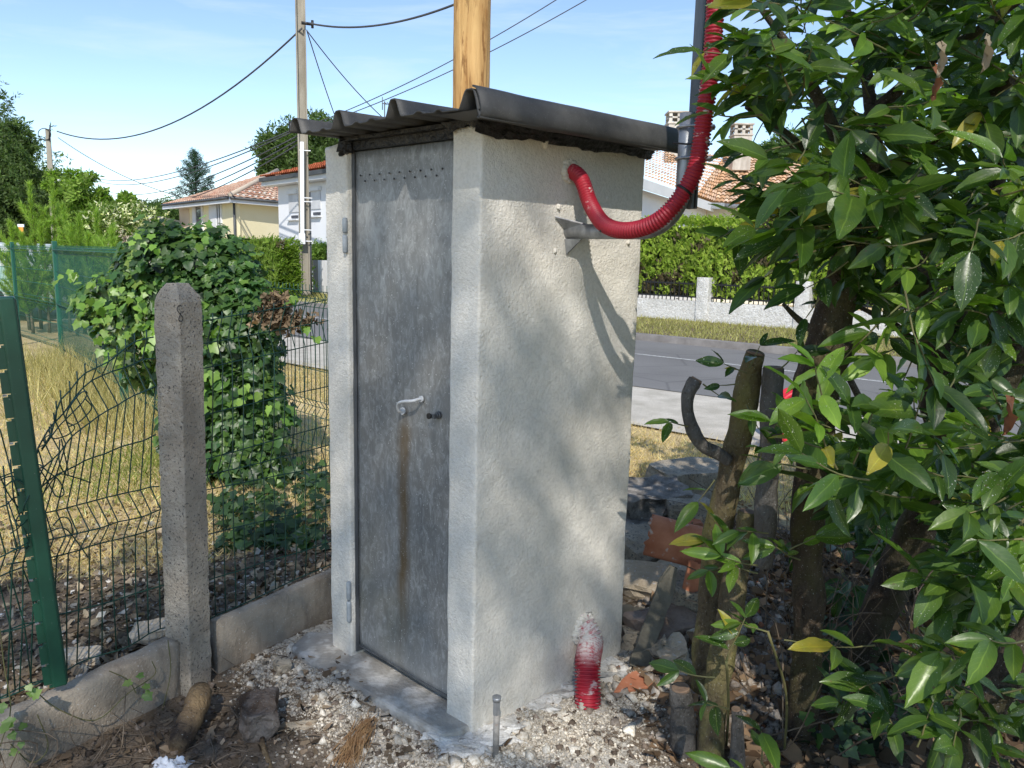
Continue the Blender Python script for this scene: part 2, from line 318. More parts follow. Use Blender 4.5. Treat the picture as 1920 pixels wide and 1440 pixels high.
# ---------------------------------------------------------------- scatter helper
def frames(nrm, tip):
    z = nrm/(np.linalg.norm(nrm,axis=1,keepdims=True)+1e-9); y = tip-z*np.sum(tip*z,axis=1,keepdims=True); y /= (np.linalg.norm(y,axis=1,keepdims=True)+1e-9)
    x = np.cross(y,z); return np.stack([x,y,z],axis=2)     # columns
def scatter(name, tv, tf, pos, fr, sc, col, mat, parent=None, uv=None, jit=.0, origin=None, smooth=True):
    tv = np.array(tv,dtype=float); tf = np.array(tf); n = len(pos); k = len(tv)
    sc = np.asarray(sc); sc = sc[:,None] if sc.ndim==1 else sc
    T = tv[None]*sc[:,None,:] if sc.shape[1]==3 else tv[None]*sc[:,:,None]
    if jit: T = T+rng.normal(0,jit,T.shape)*sc.mean(axis=1)[:,None,None]
    P = np.einsum('nij,nkj->nki',fr,T)+np.asarray(pos)[:,None,:]
    Fs = (tf[None]+(np.arange(n)*k)[:,None,None]).reshape(-1,tf.shape[1])
    c = np.repeat(np.asarray(col),k,axis=0); uvs = np.tile(np.array(uv),(n,1)) if uv is not None else None
    return mesh_np(name, P.reshape(-1,3), Fs, mat, parent, c, uvs, smooth, origin)
def rdir(n): a = rng.normal(size=(n,3)); return a/np.linalg.norm(a,axis=1,keepdims=True)
# leaf templates (tip along +y, normal +z)
def tmpl_laurel():
    vs, uv, fs = [], [], []; R_ = 8
    for i in range(R_+1):
        t = i/R_; wd = .182*math.sin(math.pi*min(1,t**.85))**.75*(1 if t<.85 else 1-(t-.85)*2.2) if 0<t<1 else .004
        for j,uu in enumerate((-1,-.5,0,.5,1)):
            vs.append((uu*wd, t+.02, .30*abs(uu)*wd*1.0 - .20*(t-.1)**2 + (.012 if abs(uu)==1 and i%2 else 0))); uv.append(((uu+1)/2,t))
    for i in range(R_):
        for j in range(4): a = i*5+j; fs.append((a,a+1,a+6,a+5))
    # petiole
    return vs, uv, fs
LV, LUV, LF = tmpl_laurel()
IB = [(0,-.02),(.24,-.14),(.45,.0),(.42,.22),(.52,.44),(.30,.58),(0,1.0),(-.30,.58),(-.52,.44),(-.42,.22),(-.45,.0),(-.24,-.14)]
IVV = [(0,.2,0)]+[(x,y,-.10*abs(x)-.12*max(0,y-.4)) for x,y in IB]; IVF = [(0,i+1,(i+1)%12+1) for i in range(12)]
SV = [(-.22,0,0),(.22,0,0),(.30,.5,.06),(-.30,.5,.06),(.0,1.,-.05)]; SF = [(0,1,2),(0,2,3),(3,2,4)]           # simple leaf
# clump of three small leaves
def clump(n=5, seed=1, wd=.28):
    r = random.Random(seed); vs, fs = [], []
    for i in range(n):
        a = r.uniform(0,6.28); e = r.uniform(-.5,1.1); d = np.array([math.cos(a)*math.cos(e),math.sin(a)*math.cos(e),math.sin(e)]); b = d*r.uniform(.0,.25)+np.array([r.uniform(-.2,.2) for _ in range(3)])
        s = np.cross(d,[r.uniform(-1,1),r.uniform(-1,1),1]); s /= np.linalg.norm(s); k = len(vs); L = r.uniform(.6,1.)
        vs += [b, b+d*L*.5+s*wd*L*.5, b+d*L, b+d*L*.5-s*wd*L*.5]; fs += [(k,k+1,k+2),(k,k+2,k+3)]
    return vs, fs
def colvar(n, a, b, v=.25):
    t = rng.random((n,1)); c = np.array(a)*(1-t)+np.array(b)*t; return np.clip(c*(1+rng.normal(0,v,(n,1))),.003,.9)
def rubble(r, sx, sy, sz, n=2, seed=0, jag=.25):  # irregular stone mesh
    import bmesh
    bm = bmesh.new(); bmesh.ops.create_icosphere(bm, subdivisions=n, radius=1)
    vs = [v.co.copy() for v in bm.verts]; fs = [tuple(x.index for x in f.verts) for f in bm.faces]; bm.free(); out = []
    for v in vs:
        p = Vector((max(-.62,min(.62,v.x)),max(-.62,min(.62,v.y)),max(-.6,min(.6,v.z))))/.62
        p = p*(1+jag*mn.noise(v*1.7+Vector((seed*3.1,seed*1.7,seed)))); p += Vector([jag*.35*mn.noise(v*4+Vector((seed,k*9,0))) for k in range(3)])
        out.append((p.x*sx*r,p.y*sy*r,p.z*sz*r))
    return out, fs
def stone(name, label, cat, pos, size, mat, yaw=0, tilt=0, seed=0, jag=.25, group=None, n=3, roll=0):
    vs, fs = rubble(1,size[0]/2,size[1]/2,size[2]/2,n,seed,jag); A = Rz(yaw)@Rx(tilt)@np.array([[math.cos(roll),0,math.sin(roll)],[0,1,0],[-math.sin(roll),0,math.cos(roll)]])
    P = [A@np.array(v) for v in vs]; zmin = min(p[2] for p in P); o = MB().add([p+np.array(pos)-[0,0,zmin] for p in P], fs, False).build(name, mat, None, origin=pos)
    return tag(o, label, cat, group)
exec_parts = []
# ================================================================ GROUND
def sstep(a, b, x): t = max(0,min(1,(x-a)/(b-a))); return t*t*(3-2*t)
def fside(p): return (p[0]-FP[0])*FN[0]+(p[1]-FP[1])*FN[1]      # >0 = cabinet side of the fence line
def gz(x, y):
    p = (x,y,0); f = fside(p); far = 1-sstep(6,9,math.hypot(x,y)); z = (.016*nz(p,2.2)+.009*nz(p,7,3)+.004*nz(p,23,5))*(.25+.75*far)
    b = .64*x+.77*y
    out = sstep(.02,-.03,f)*(1-sstep(1.0,5.5,-f)); z += .13*out*(1-sstep(3.5,6,b))
    z += .15*math.exp(-((x-1.0)**2/.25+(y-3.7)**2/.7))*(1-sstep(4.2,5.4,b)) + .05*math.exp(-((x-.75)**2/.05+(y-3.1)**2/.15))
    z += .03*math.exp(-((x+.62)**2/.03+(y-2.62)**2/.04))
    if b > 5.9: z = min(z*.3, .01)
    return z
def gmat():
    m = N('ground_soil_and_dry_grass'); a = m.attr(); sx = m.n('SeparateColor'); m.l(a.outputs['Color'], sx.inputs[0]); R_, G_, B_ = sx.outputs
    soil = m.mix(m.rng(m.noise(5,6,.65),.35,.65), (.095,.070,.048), (.23,.18,.13)); soil = m.mix(m.rng(m.noise(60,4,.7),.5,.68,0,.8), soil, (.26,.21,.16)); soil = m.mix(m.rng(m.noise(85,3,.6),.6,.66,0,.7), soil, (.02,.015,.012))
    dry = m.mix(m.rng(m.noise(1.7,5),.35,.65), (.48,.36,.18), (.62,.50,.29)); dry = m.mix(m.rng(m.noise(38,4,.7),.5,.7,0,.6), dry, (.18,.125,.06))
    gr = m.mix(m.rng(m.noise(20,4),.35,.65), (.10,.13,.03), (.22,.24,.07))
    mor = m.mix(m.rng(m.noise(30,5,.7),.38,.62), (.44,.405,.35), (.72,.68,.60))
    n1 = m.noise(9,6,.7)
    def th(v, amp=.9): return m.rng(m.math('ADD', v, m.math('MULTIPLY', m.math('SUBTRACT', n1, .5), amp)), .42, .58)
    c = m.mix(th(G_), soil, dry); c = m.mix(m.math('MULTIPLY', th(B_,.9),.7), c, gr)
    n2 = m.rng(m.math('ADD', R_, m.math('MULTIPLY', m.math('SUBTRACT', m.noise(24,6,.75), .5), 1.5)), .36, .54); c = m.mix(n2, c, mor)
    m.col(c); m.ro(.95); m.spec(.15); m.bump(m.noise(30,6,.7),.9,.02); m.bump(m.noise(140,4,.6),.7,.006); return m.m
M_ground = gmat()
def gmask(x, y):
    f = fside((x,y)); q = np.array([x,y,0])-C0
    M = np.linalg.inv(np.array([[U[0],V[0]],[U[1],V[1]]])); u, v = M@q[:2]
    du = max(-u,0,u-.8); dv = max(-v,0,v-.8); d = math.hypot(du,dv)
    mort = max(0,1-d/.55)*.9 if f > .04 else .05
    mort = max(mort, .62*math.exp(-((x-.28)**2/.10+(y-2.25)**2/.06)), .55*math.exp(-((x+.35)**2/.05+(y-2.28)**2/.05)))
    if f < 0 and y > 3.2: mort = max(mort, .34*math.exp(-((x+.9)**2/.2+(y-4.)**2/.4)))
    b = .64*x+.77*y
    dg = sstep(-.15,-.75,f)*sstep(3.05,4.3,y+.35*(-x-1)) if f < 0 else 0.
    dg = max(dg, sstep(4.3,5.0,b)); gr = (.30*sstep(7.5,10,math.hypot(x,y))*(x<-2.2)+.42*math.exp(-((x+2.3)**2/.6+(y-5.2)**2/1.0))) if f<0 else .15*sstep(5,6.5,b)
    return mort, dg, gr
def ground():
    xs = np.arange(-6.5,5.2,.035); ys = np.arange(.3,9.6,.035); nx, ny = len(xs), len(ys); P = []; Cc = []
    for y in ys:
        for x in xs:
            e = min(x+6.5,5.2-x,9.6-y,y-.3); z = gz(x,y); z = z*sstep(0,.5,e) - .01*(1-sstep(0,.1,e)); P.append((x,y,z)); Cc.append(gmask(x,y))
    Fs = [(j*nx+i,j*nx+i+1,(j+1)*nx+i+1,(j+1)*nx+i) for j in range(ny-1) for i in range(nx-1)]
    # outer ring of the same sheet reaching the horizon
    X0, X1, Y0, Y1 = xs[0], xs[-1], ys[0], ys[-1]; k = len(P); L = 900.
    for (x,y) in ((X0,Y0),(X1,Y0),(X1,Y1),(X0,Y1),(-L,-L),(L,-L),(L,L),(-L,L)): P.append((x,y,-.01)); Cc.append((0,1,.35))
    Fs += [(k,k+4,k+5,k+1),(k+1,k+5,k+6,k+2),(k+2,k+6,k+7,k+3),(k+3,k+7,k+4,k)]
    o = mesh_np('ground', P, Fs, M_ground, None, np.array(Cc), None, True); tag(o, kind='structure')
ground()
def strip(name, a0, a1, b0, b1, z, mat, kind='structure', th=None):
    p = [st(a0,b0,z),st(a1,b0,z),st(a1,b1,z),st(a0,b1,z)]; m = MB()
    if th: m.hexa([q-[0,0,th] for q in p]+p)
    else:
        n = 60; vs = []; 
        for i in range(n+1):
            a = a0+(a1-a0)*i/n; w0 = .10*nz((a,b0,0),1.3)+.05*nz((a,b0,3),5); w1 = .06*nz((a,b1,2),1.3)
            vs += [st(a,b0+w0,z),st(a,b1+w1,z)]
        m.add(vs, [(2*i,2*i+2,2*i+3,2*i+1) for i in range(n)])
    return tag(m.build(name, mat), kind=kind)
strip('gravel_path', -60, 70, 6.45, 8.55, .022, M_gravel)
strip('road', -60, 70, 8.5, 13.5, .03, M_asph)
strip('road_marking', -60, 70, 11.33, 11.44, .034, M_paint)
strip('kerb', -60, 70, 13.45, 13.68, .15, M_kerb, th=.3)
strip('verge', -60, 70, 13.68, 17.9, .12, M_ground, th=.25)
strip('driveway', 19, 40, 13.9, 15.6, .125, M_gravel)
# ================================================================ METER CABINET
def wall_extrude(poly, z0, z1, name, mat, parent, r=.010, disp=.0035):
    n = len(poly); pts = []
    for i in range(n):   # rounded corners
        a, b, c = (np.array(poly[(i+k)%n]) for k in (-1,0,1)); d0 = (a-b)/np.linalg.norm(a-b); d1 = (c-b)/np.linalg.norm(c-b)
        for t in (0,.25,.5,.75,1): pts.append((b+d0*r)*(1-t)**2+2*b*t*(1-t)+(b+d1*r)*t*t)
        L = np.linalg.norm(c-b)-2*r; m = max(1,int(L/.02)); pts += [b+d1*(r+L*k/m) for k in range(1,m)]
    k = len(pts); nzv = int((z1-z0)/.02)+1; vs = []
    for j in range(nzv):
        z = z0+(z1-z0)*j/(nzv-1)
        for i,p in enumerate(pts):
            q = np.array([p[0],p[1],z]); t = pts[(i+1)%k]-pts[i-1]; nn = np.array([t[1],-t[0],0]); nn /= np.linalg.norm(nn)+1e-9
            d = disp*(nz(q,6)+.6*nz(q,17,4)); 
            if z > z1-.05: d += .004*nz(q,30)
            vs.append(q+nn*d+np.array([0,0,(.012*nz(q,9,2) if j==nzv-1 else 0)]))
    fs = [(j*k+i,j*k+(i+1)%k,(j+1)*k+(i+1)%k,(j+1)*k+i) for j in range(nzv-1) for i in range(k)]+[tuple((nzv-1)*k+i for i in range(k))]
    m = MB(); m.add(vs, fs, True); m.sm[-1] = False; return m.build(name, mat, parent)
cabinet = thing('meter_cabinet', 'tall narrow pale rendered electricity meter cabinet with grey steel door and wavy dark roof', 'meter cabinet', C0)
pp = lambda u,v: (C0+U*u+V*v)[:2]
wall_extrude([pp(0,0),pp(.8,0),pp(.8,.8),pp(0,.8),pp(0,.668),pp(.09,.668),pp(.09,.72),pp(.70,.72),pp(.70,.08),pp(.09,.08),pp(.09,.128),pp(0,.128)], -.08, 1.985, 'wall', M_render, cabinet)
# little lumps in the render near the bracket
lm = MB()
for (x,y,r) in [(1047,388,.011),(1040,470,.010),(1098,395,.012),(1138,372,.008),(1022,271,.014),(1178,455,.009)]:
    q = PL(x,y,C0,U); vs, fs = rubble(r*.62,1,1,1,2,x,.5); MB().add([np.array(p)*[1,1,1.3]+q for p in vs], fs, True).build('render_lump', M_render, cabinet)
# door leaf
DO = .030
def dpt(v, z, u=DO): return cab(u,v,z)
dm = MB(); nv_, nz_ = 22, 60; z0d, z1d = .082, 1.955
vs = []
for j in range(nz_+1):
    for i in range(nv_+1):
        v = .136+(.660-.136)*i/nv_; z = z0d+(z1d-z0d)*j/nz_-.012*(1-i/nv_)*(1-j/nz_)+.0*i
        bend = .004*nz((v*3,z*1.5,0),1.)+.010*max(0,1-j/6)*math.sin(i/nv_*3.1)*.6
        vs.append(dpt(v, z, DO-bend))
n1 = nv_+1; fs = [(j*n1+i+1,j*n1+i,(j+1)*n1+i,(j+1)*n1+i+1) for j in range(nz_) for i in range(nv_)]
door = dm.add(vs, fs, True).build('door', M_door, cabinet)
for nm, dv in (('x',0),): pass
so_ = door.modifiers.new('thick','SOLIDIFY'); so_.thickness = .022; so_.offset = -1
# folded edge strips of the leaf
eb = MB()
for v in (.1375,.6585): eb.box(dpt(v,(z0d+z1d)/2-.006,DO-.005), .0045, .006, z1d-z0d, V, U)
eb.box(dpt(.398,z0d+.002,DO-.004), .516, .006, .004, V, U)
eb.build('door_edge', M_galvd, door)
hb = MB()
for i in range(9):
    for k in range(2):
        if i == 8 and k: continue
        v = .625-.053*i-.026*k; z = 1.872-.020*k+.0*i; q = dpt(v,z,DO-.0045); hb.tube([q,q+U*.002], .0032, 8, True, False)
hb.build('vent_hole', M_black, door)
hd = MB(); a = dpt(.386,1.062,DO-.004); b = dpt(.290,1.118,DO-.004); o_ = -U
hd.tube(cr([a, a+o_*.02+ZZ*.001, a+o_*.035+ZZ*.02+(b-a)*.12, a+(b-a)*.45+o_*.042+ZZ*.018, b+o_*.035-(b-a)*.08, b+o_*.018, b],5), .0055, 10)
hd.tube([a,a+o_*.009], .013, 12); hd.tube([b,b+o_*.007], .011, 12)
hd.build('door_handle', M_white if False else simple('pale_worn_handle',(.45,.47,.48),(.6,.6,.6),20,.4,.1), door)
lk = MB(); q = dpt(.205,1.075,DO-.004); lk.tube([q,q+o_*.008], .013, 14); lk.tube([q+o_*.008,q+o_*.014],.009,12); lk.box(q+o_*.02+V*.008-ZZ*.003,.022,.006,.014,V,U)
lk.build('lock', M_galvd, door); MB().tube([q+o_*.024+V*.018-ZZ*.003,q+o_*.030+V*.018-ZZ*.003],.010,12).build('key_cover', M_black, door)
for (za,zb) in ((1.725,1.60),(.35,.185)):
    hg = MB(); zm = (za+zb)/2+.005; q = cab(.0,.673,0)-U*.001
    for (z_a,z_b) in ((zb,zm-.003),(zm+.003,za)):
        hg.tube([q+ZZ*z_a-U*.004,q+ZZ*(z_a+.006)-U*.004,q+ZZ*(z_b-.006)-U*.004,q+ZZ*z_b-U*.004], [.007,.0095,.0095,.007], 12)
    hg.build('hinge', simple('pale_grey_hinge',(.24,.27,.29),(.36,.39,.41),25,.5,.1) if za>1 else bpy.data.materials['pale_grey_hinge'], cabinet)
fr = MB(); fr.box(cab(.05,.6645,1.02), .007, .06, 1.93, V, U); fr.box(cab(.05,.1315,1.02), .006, .06, 1.93, V, U); fr.build('door_frame', M_galvd, cabinet)
lt = MB(); lt.box(cab(.035,.398,1.972), .545, .05, .030, V, U); lt.box(cab(.012,.398,1.992),.56,.06,.012,V,U); lt.build('lintel', M_tarp, cabinet)  # lintel coloured black to imitate the shaded gap under the roof overhang
MB().box(cab(.085,.398,.05), .54, .02, .10, V, U).build('cavity_base', M_mortar, cabinet)
# roof sheet: wavy fibre sheet, ridges run front to back
def prof(v):   # height of the sheet above the walls at cross position v
    pk = [-.105,.218,.495,.742]; h = 0
    for p in pk:
        d = abs(v-p); h = max(h, .052*(1-sstep(.010,.040,d)))
    small = sum(.007*(1-sstep(.004,.022,abs(v-q))) for q in (.02,.10,.32,.40,.58,.66))
    return h+small
vsr = [-.150+.004*i for i in range(int((.775+.150)/.004)+1)]; us = np.linspace(-.150,.865,26)
P = []
for j,u in enumerate(us):
    for v in vsr:
        z = 2.000+prof(v)+.006*nz((u*2,v*2,0),1)+(.010*(u+.15)) ; z -= .030*sstep(.45,.775,v)*0
        if v < -.13: z -= (-.13-v)*1.3
        z += .010*math.sin(v*7)*.5
        P.append(cab(u+ (.006*nz((v*14,j*.0,0),1) if j in (0,25) else 0),v,z))
nvv = len(vsr); fs = [(j*nvv+i+1,j*nvv+i,(j+1)*nvv+i,(j+1)*nvv+i+1) for j in range(25) for i in range(nvv-1)]
roof = MB().add(P, fs, True).build('roof', M_sheet, cabinet); sm = roof.modifiers.new('thick','SOLIDIFY'); sm.thickness = .004; sm.offset = 1
# right hand verge of the sheet: turned-down flange
fl = MB(); P = []; nu = 26
for j,u in enumerate(us):
    w_ = .003*nz((u*5,0,0),2); zb = 2.000+.010*(u+.15)
    for (v,z) in ((-.118,.052),(-.132,.046),(-.142,.026),(-.150,.0),(-.152,-.020),(-.146,-.030),(-.140,-.026)): P.append(cab(u,v+w_,zb+z+.004*nz((u*3,z,1),1)))
fl.add(P, [(j*7+i+1,j*7+i,(j+1)*7+i,(j+1)*7+i+1) for j in range(25) for i in range(6)], True)
fo = fl.build('roof_verge', M_sheet, cabinet); sm = fo.modifiers.new('thick','SOLIDIFY'); sm.thickness = .005
sf = MB(); 
P = []
for j,u in enumerate(us):
    for k,v in enumerate((-.148,-.10,-.05,.0,.03)): P.append(cab(u,v,1.992+.010*(u+.15)-.004*k*0+.004*nz((u*6,v*6,0),1)))
sf.add(P, [(j*5+i,j*5+i+1,(j+1)*5+i+1,(j+1)*5+i) for j in range(25) for i in range(4)], True); so2 = sf.build('roof_soffit', M_sheet, cabinet)
# crumpled black mastic under the sheet along the right wall and corner
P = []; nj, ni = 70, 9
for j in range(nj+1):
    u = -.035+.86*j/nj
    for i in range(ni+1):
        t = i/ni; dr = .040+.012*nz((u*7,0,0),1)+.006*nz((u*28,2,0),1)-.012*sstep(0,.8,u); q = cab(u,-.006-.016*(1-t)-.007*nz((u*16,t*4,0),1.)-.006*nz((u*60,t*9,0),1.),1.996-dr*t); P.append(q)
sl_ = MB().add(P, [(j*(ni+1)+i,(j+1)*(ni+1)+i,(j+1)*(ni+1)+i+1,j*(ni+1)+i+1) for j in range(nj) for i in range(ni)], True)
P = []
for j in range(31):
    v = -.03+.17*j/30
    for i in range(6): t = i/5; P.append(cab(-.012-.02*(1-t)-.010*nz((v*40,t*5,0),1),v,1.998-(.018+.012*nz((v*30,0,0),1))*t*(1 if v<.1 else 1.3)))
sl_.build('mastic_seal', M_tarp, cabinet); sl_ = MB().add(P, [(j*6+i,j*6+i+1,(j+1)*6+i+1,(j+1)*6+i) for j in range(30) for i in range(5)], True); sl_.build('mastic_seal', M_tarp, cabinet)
for (v,zz_,s) in ((.672,1.975,.024),(.690,1.955,.013),(.658,1.965,.014)):
    a_, b_ = rubble(s,1,.8,1.1,2,int(zz_*100),.6); MB().add([np.array(p)+cab(.0,v,zz_) for p in a_], b_, True).build('mastic_blob', M_tarp, cabinet)
# old concrete threshold slab below the door
sb = MB(); outer = [(-.095,.04),(-.108,.25),(-.12,.5),(-.135,.74),(-.12,.90),(.0,.97),(.08,.86),(.08,.02),(-.03,.01)]
sb.prism([cab(a,b,0) for a,b in outer][::-1], ZZ*-.08, ZZ*.040); slab = sb.build('threshold_slab', M_slab, None, .012, C0+V*.4-U*.1)
tag(slab, 'rough grey concrete slab at the foot of the steel door', 'slab')
# mortar fillet at the foot of the piers
mf = MB()
for (u0,v0,s) in [(-.02,.02,.05),(-.035,.09,.035),(.02,-.03,.05),(.16,-.02,.045),(.32,-.015,.04),(-.03,.70,.035),(-.02,.78,.04),(.05,.84,.04),(.48,-.02,.05),(.66,-.02,.05),(-.06,.0,.04),(.09,-.04,.04)]:
    a_, b_ = rubble(s,1.5,1.2,.55,3,int(u0*100+v0*37+50),.8); MB().add([np.array(p)+cab(u0,v0,-.005) for p in a_], b_, False).build('mortar_fillet', M_mortar, cabinet)
# ================================================================ WALL BRACKET, STRUT, CONDUITS
br = thing('wall_bracket_pipe', 'bent galvanised steel pipe bracket sticking out of the rendered side wall', 'bracket', cab(.395,-.0,1.69))
wp = cab(.395,0,1.69); ou = np.array([.745,-.667,0]); ou /= np.linalg.norm(ou)
VT = np.array([.505,2.405,0])
Lb = np.linalg.norm((VT-wp)[:2]); du_ = (VT-wp)*[1,1,0]/Lb
path = [wp-du_*.02, wp+du_*.1, wp+du_*(Lb-.155)]+[wp+du_*(Lb-.14+.14*math.sin(t))+ZZ*(.14-.14*math.cos(t)) for t in np.linspace(0,math.pi/2,14)]+[wp+du_*Lb+ZZ*.2,wp+du_*Lb+ZZ*.345]
MB().tube(path, .0245, 20).build('bent_pipe', M_galv, br)
MB().tube([path[-1]+ZZ*.0005,path[-1]+ZZ*.0015],.0215,20).build('pipe_mouth', M_black, br)
wg = MB()
def tri(a,b,c,th=.006):
    a,b,c = map(np.array,(a,b,c)); n_ = np.cross(b-a,c-a); n_ = n_/np.linalg.norm(n_)*th/2; wg.add([a-n_,b-n_,c-n_,a+n_,b+n_,c+n_],[(0,2,1),(3,4,5),(0,1,4,3),(1,2,5,4),(2,0,3,5)])
tri(cab(.325,-.003,1.735),cab(.40,-.003,1.700),wp+du_*.07+ZZ*.022); tri(cab(.325,-.003,1.735),wp+du_*.07+ZZ*.022,cab(.37,-.003,1.70))
tri(cab(.375,-.003,1.665),cab(.385,-.003,1.615),wp+du_*.055-ZZ*.022); tri(cab(.41,-.003,1.665),cab(.385,-.003,1.615),wp+du_*.055-ZZ*.022); tri(cab(.375,-.004,1.664),cab(.41,-.004,1.664),cab(.386,-.006,1.612))
wg.build('pipe_flange', M_galv, br)
# vertical strut channel next to the pipe
sx_ = VT+np.array([.020,.036,0]); stt = thing('strut_channel', 'tall dark steel strut channel clamped beside the bent pipe', 'strut', sx_+ZZ*1.76)
sc_ = MB(); per = np.array([du_[1],-du_[0],0]); sc_.box(sx_+per*.0+ZZ*2.56,.004,.040,1.6,du_,per)
for s in (-1,1): sc_.box(sx_+du_*.012+per*s*.018+ZZ*2.56,.022,.0035,1.598,du_,per); 
sc_.box(sx_+du_*.0245+per*.014+ZZ*2.56,.003,.010,1.596,du_,per); sc_.box(sx_+du_*.0245-per*.014+ZZ*2.56,.003,.010,1.596,du_,per)
sc_.build('channel', M_galvd, stt)
for z in (1.905,1.995):
    ub = MB(); c_ = VT+ZZ*z; n_ = 12
    ub.tube([c_+per*.029+du_*.075]+[c_+per*.029*math.cos(t)-du_*.029*math.sin(t) for t in np.linspace(0,math.pi,n_)]+[c_-per*.029+du_*.075], .0042, 8)
    for s in (-1,1): ub.tube([c_+per*.029*s+du_*.062,c_+per*.029*s+du_*.072],.009,6,True,False)
    ub.box(c_+du_*.060,.004,.085,.016,du_,per)
    o_b = ub.build('u_bolt', M_galv, stt)
def ribbed(pts, r, pitch, nm, mat, seg=20, amp=.10, parent=None, origin=None, label=None, cat=None):
    P = cr(pts, 14); L = [0]
    for a,b in zip(P[:-1],P[1:]): L.append(L[-1]+np.linalg.norm(b-a))
    P = np.array(P); s_ = np.arange(0,L[-1],pitch/4); Q = np.stack([np.interp(s_,L,P[:,i]) for i in range(3)],axis=1)
    rr = [r*(1+amp*(-.5,.45,.5,-.45)[k%4]) for k in range(len(Q))]
    return MB().tube(Q, rr, seg, True, True).build(nm, mat, parent, 0, origin)
cz = VT+per*.040+du_*.045
e0 = PL(1068,322,C0,U)
cpts = [e0-NR*.03, e0+NR*.012, e0+NR*.055-ZZ*.03+U*.0, D(1108,385,2.56), D(1135,422,2.47), D(1180,432,2.38), D(1235,413,2.31), D(1282,361,2.28), D(1308,303,2.28), D(1321,215,2.28), D(1334,120,2.28), D(1341,20,2.28), D(1347,-80,2.28), D(1354,-200,2.28)]
con = ribbed(cpts, .0235, .0098, 'red_conduit', M_red, 22, .20, None, e0)
tag(con, 'red corrugated conduit looping from the side wall up beside the strut', 'conduit')
def band(c, ax, r, w_=.006, nm='cable_tie', parent=None, mat=None):
    ax = ax/np.linalg.norm(ax); return MB().tube([c-ax*w_/2,c+ax*w_/2], r, 18, True, True).build(nm, mat or M_black, parent)
con['label'] = 'red corrugated conduit looping from the side wall up beside the strut'
for (i,x,y,Y) in ((0,1136,423,2.468),(0,1283,358,2.28)):
    a_ = D(x-4,y-4,Y); b_ = D(x+4,y+4 if x<1200 else y-8,Y); c_ = D(x,y,Y); band(c_, (b_-a_) if x<1200 else (D(x+8,y-10,Y)-c_), .0272, .007, 'cable_tie', con)
MB().tube([D(1262,268,2.36),D(1285,270,2.33),D(1335,270,2.25)],.003,6).build('cable_tie', M_black, con)
e1 = PL(1093,1185,C0,U)
lpts = [e1-NR*.05+ZZ*.04, e1+NR*.01+ZZ*.02, e1+NR*.04-ZZ*.02, D(1102,1240,2.65), D(1102,1290,2.60), D(1102,1332,2.575)]
lc = ribbed(lpts, .043, .0115, 'red_conduit', M_redd, 28, .24, None, e1)
tag(lc, 'mortar-splashed red corrugated conduit stub at the foot of the side wall', 'conduit')
col_ = MB(); col2_ = MB()
for k in range(16):
    t = k/16*6.28; a_, b_ = rubble(.013,1,1,1,2,k,.7); col_.add([np.array(p)+e1+U*.044*math.cos(t)+ZZ*(.05*math.sin(t)+.012)+NR*.004 for p in a_], b_, True)
    a_, b_ = rubble(.011,1,1,1,2,k+30,.7); col2_.add([np.array(p)+e0+U*.027*math.cos(t)+ZZ*.027*math.sin(t) for p in a_], b_, True)
col_.build('mortar_collar', M_render, cabinet); col2_.build('mortar_collar', M_render, cabinet)
# ================================================================ WOODEN POLE BEHIND
wpole = thing('wooden_utility_pole', 'thick new yellow pine utility pole rising behind the meter cabinet', 'utility pole', (-.236,3.95,0))
P = []; 
pz = np.linspace(-.1,7.5,90); MB().tube([np.array([-.236+.0035*math.sin(z),3.95,z]) for z in pz], [.0925-.0012*z+.0012*nz((0,0,z*9),1) for z in pz], 40).build('pole', M_pole, wpole)
# ================================================================ METAL STAKE
q = G(929,1418); sk_ = thing('metal_stake', 'short rusty grey metal tube standing upright at the cabinet corner', 'stake', q)
MB().tube([q-ZZ*.05,q+ZZ*.165+np.array([.001,0,0])], .0105, 14).build('tube', simple('rusty_grey_tube',(.16,.15,.14),(.30,.28,.25),35,.7,.4,60,c3=(.22,.12,.07),sc3=20,lo3=.6,hi3=.65), sk_)
MB().tube([q+ZZ*.15,q+ZZ*.195], .0125, 6, True, False).tube([q+ZZ*.195,q+ZZ*.21],[.013,.015],10).build('cap', M_galv, sk_)
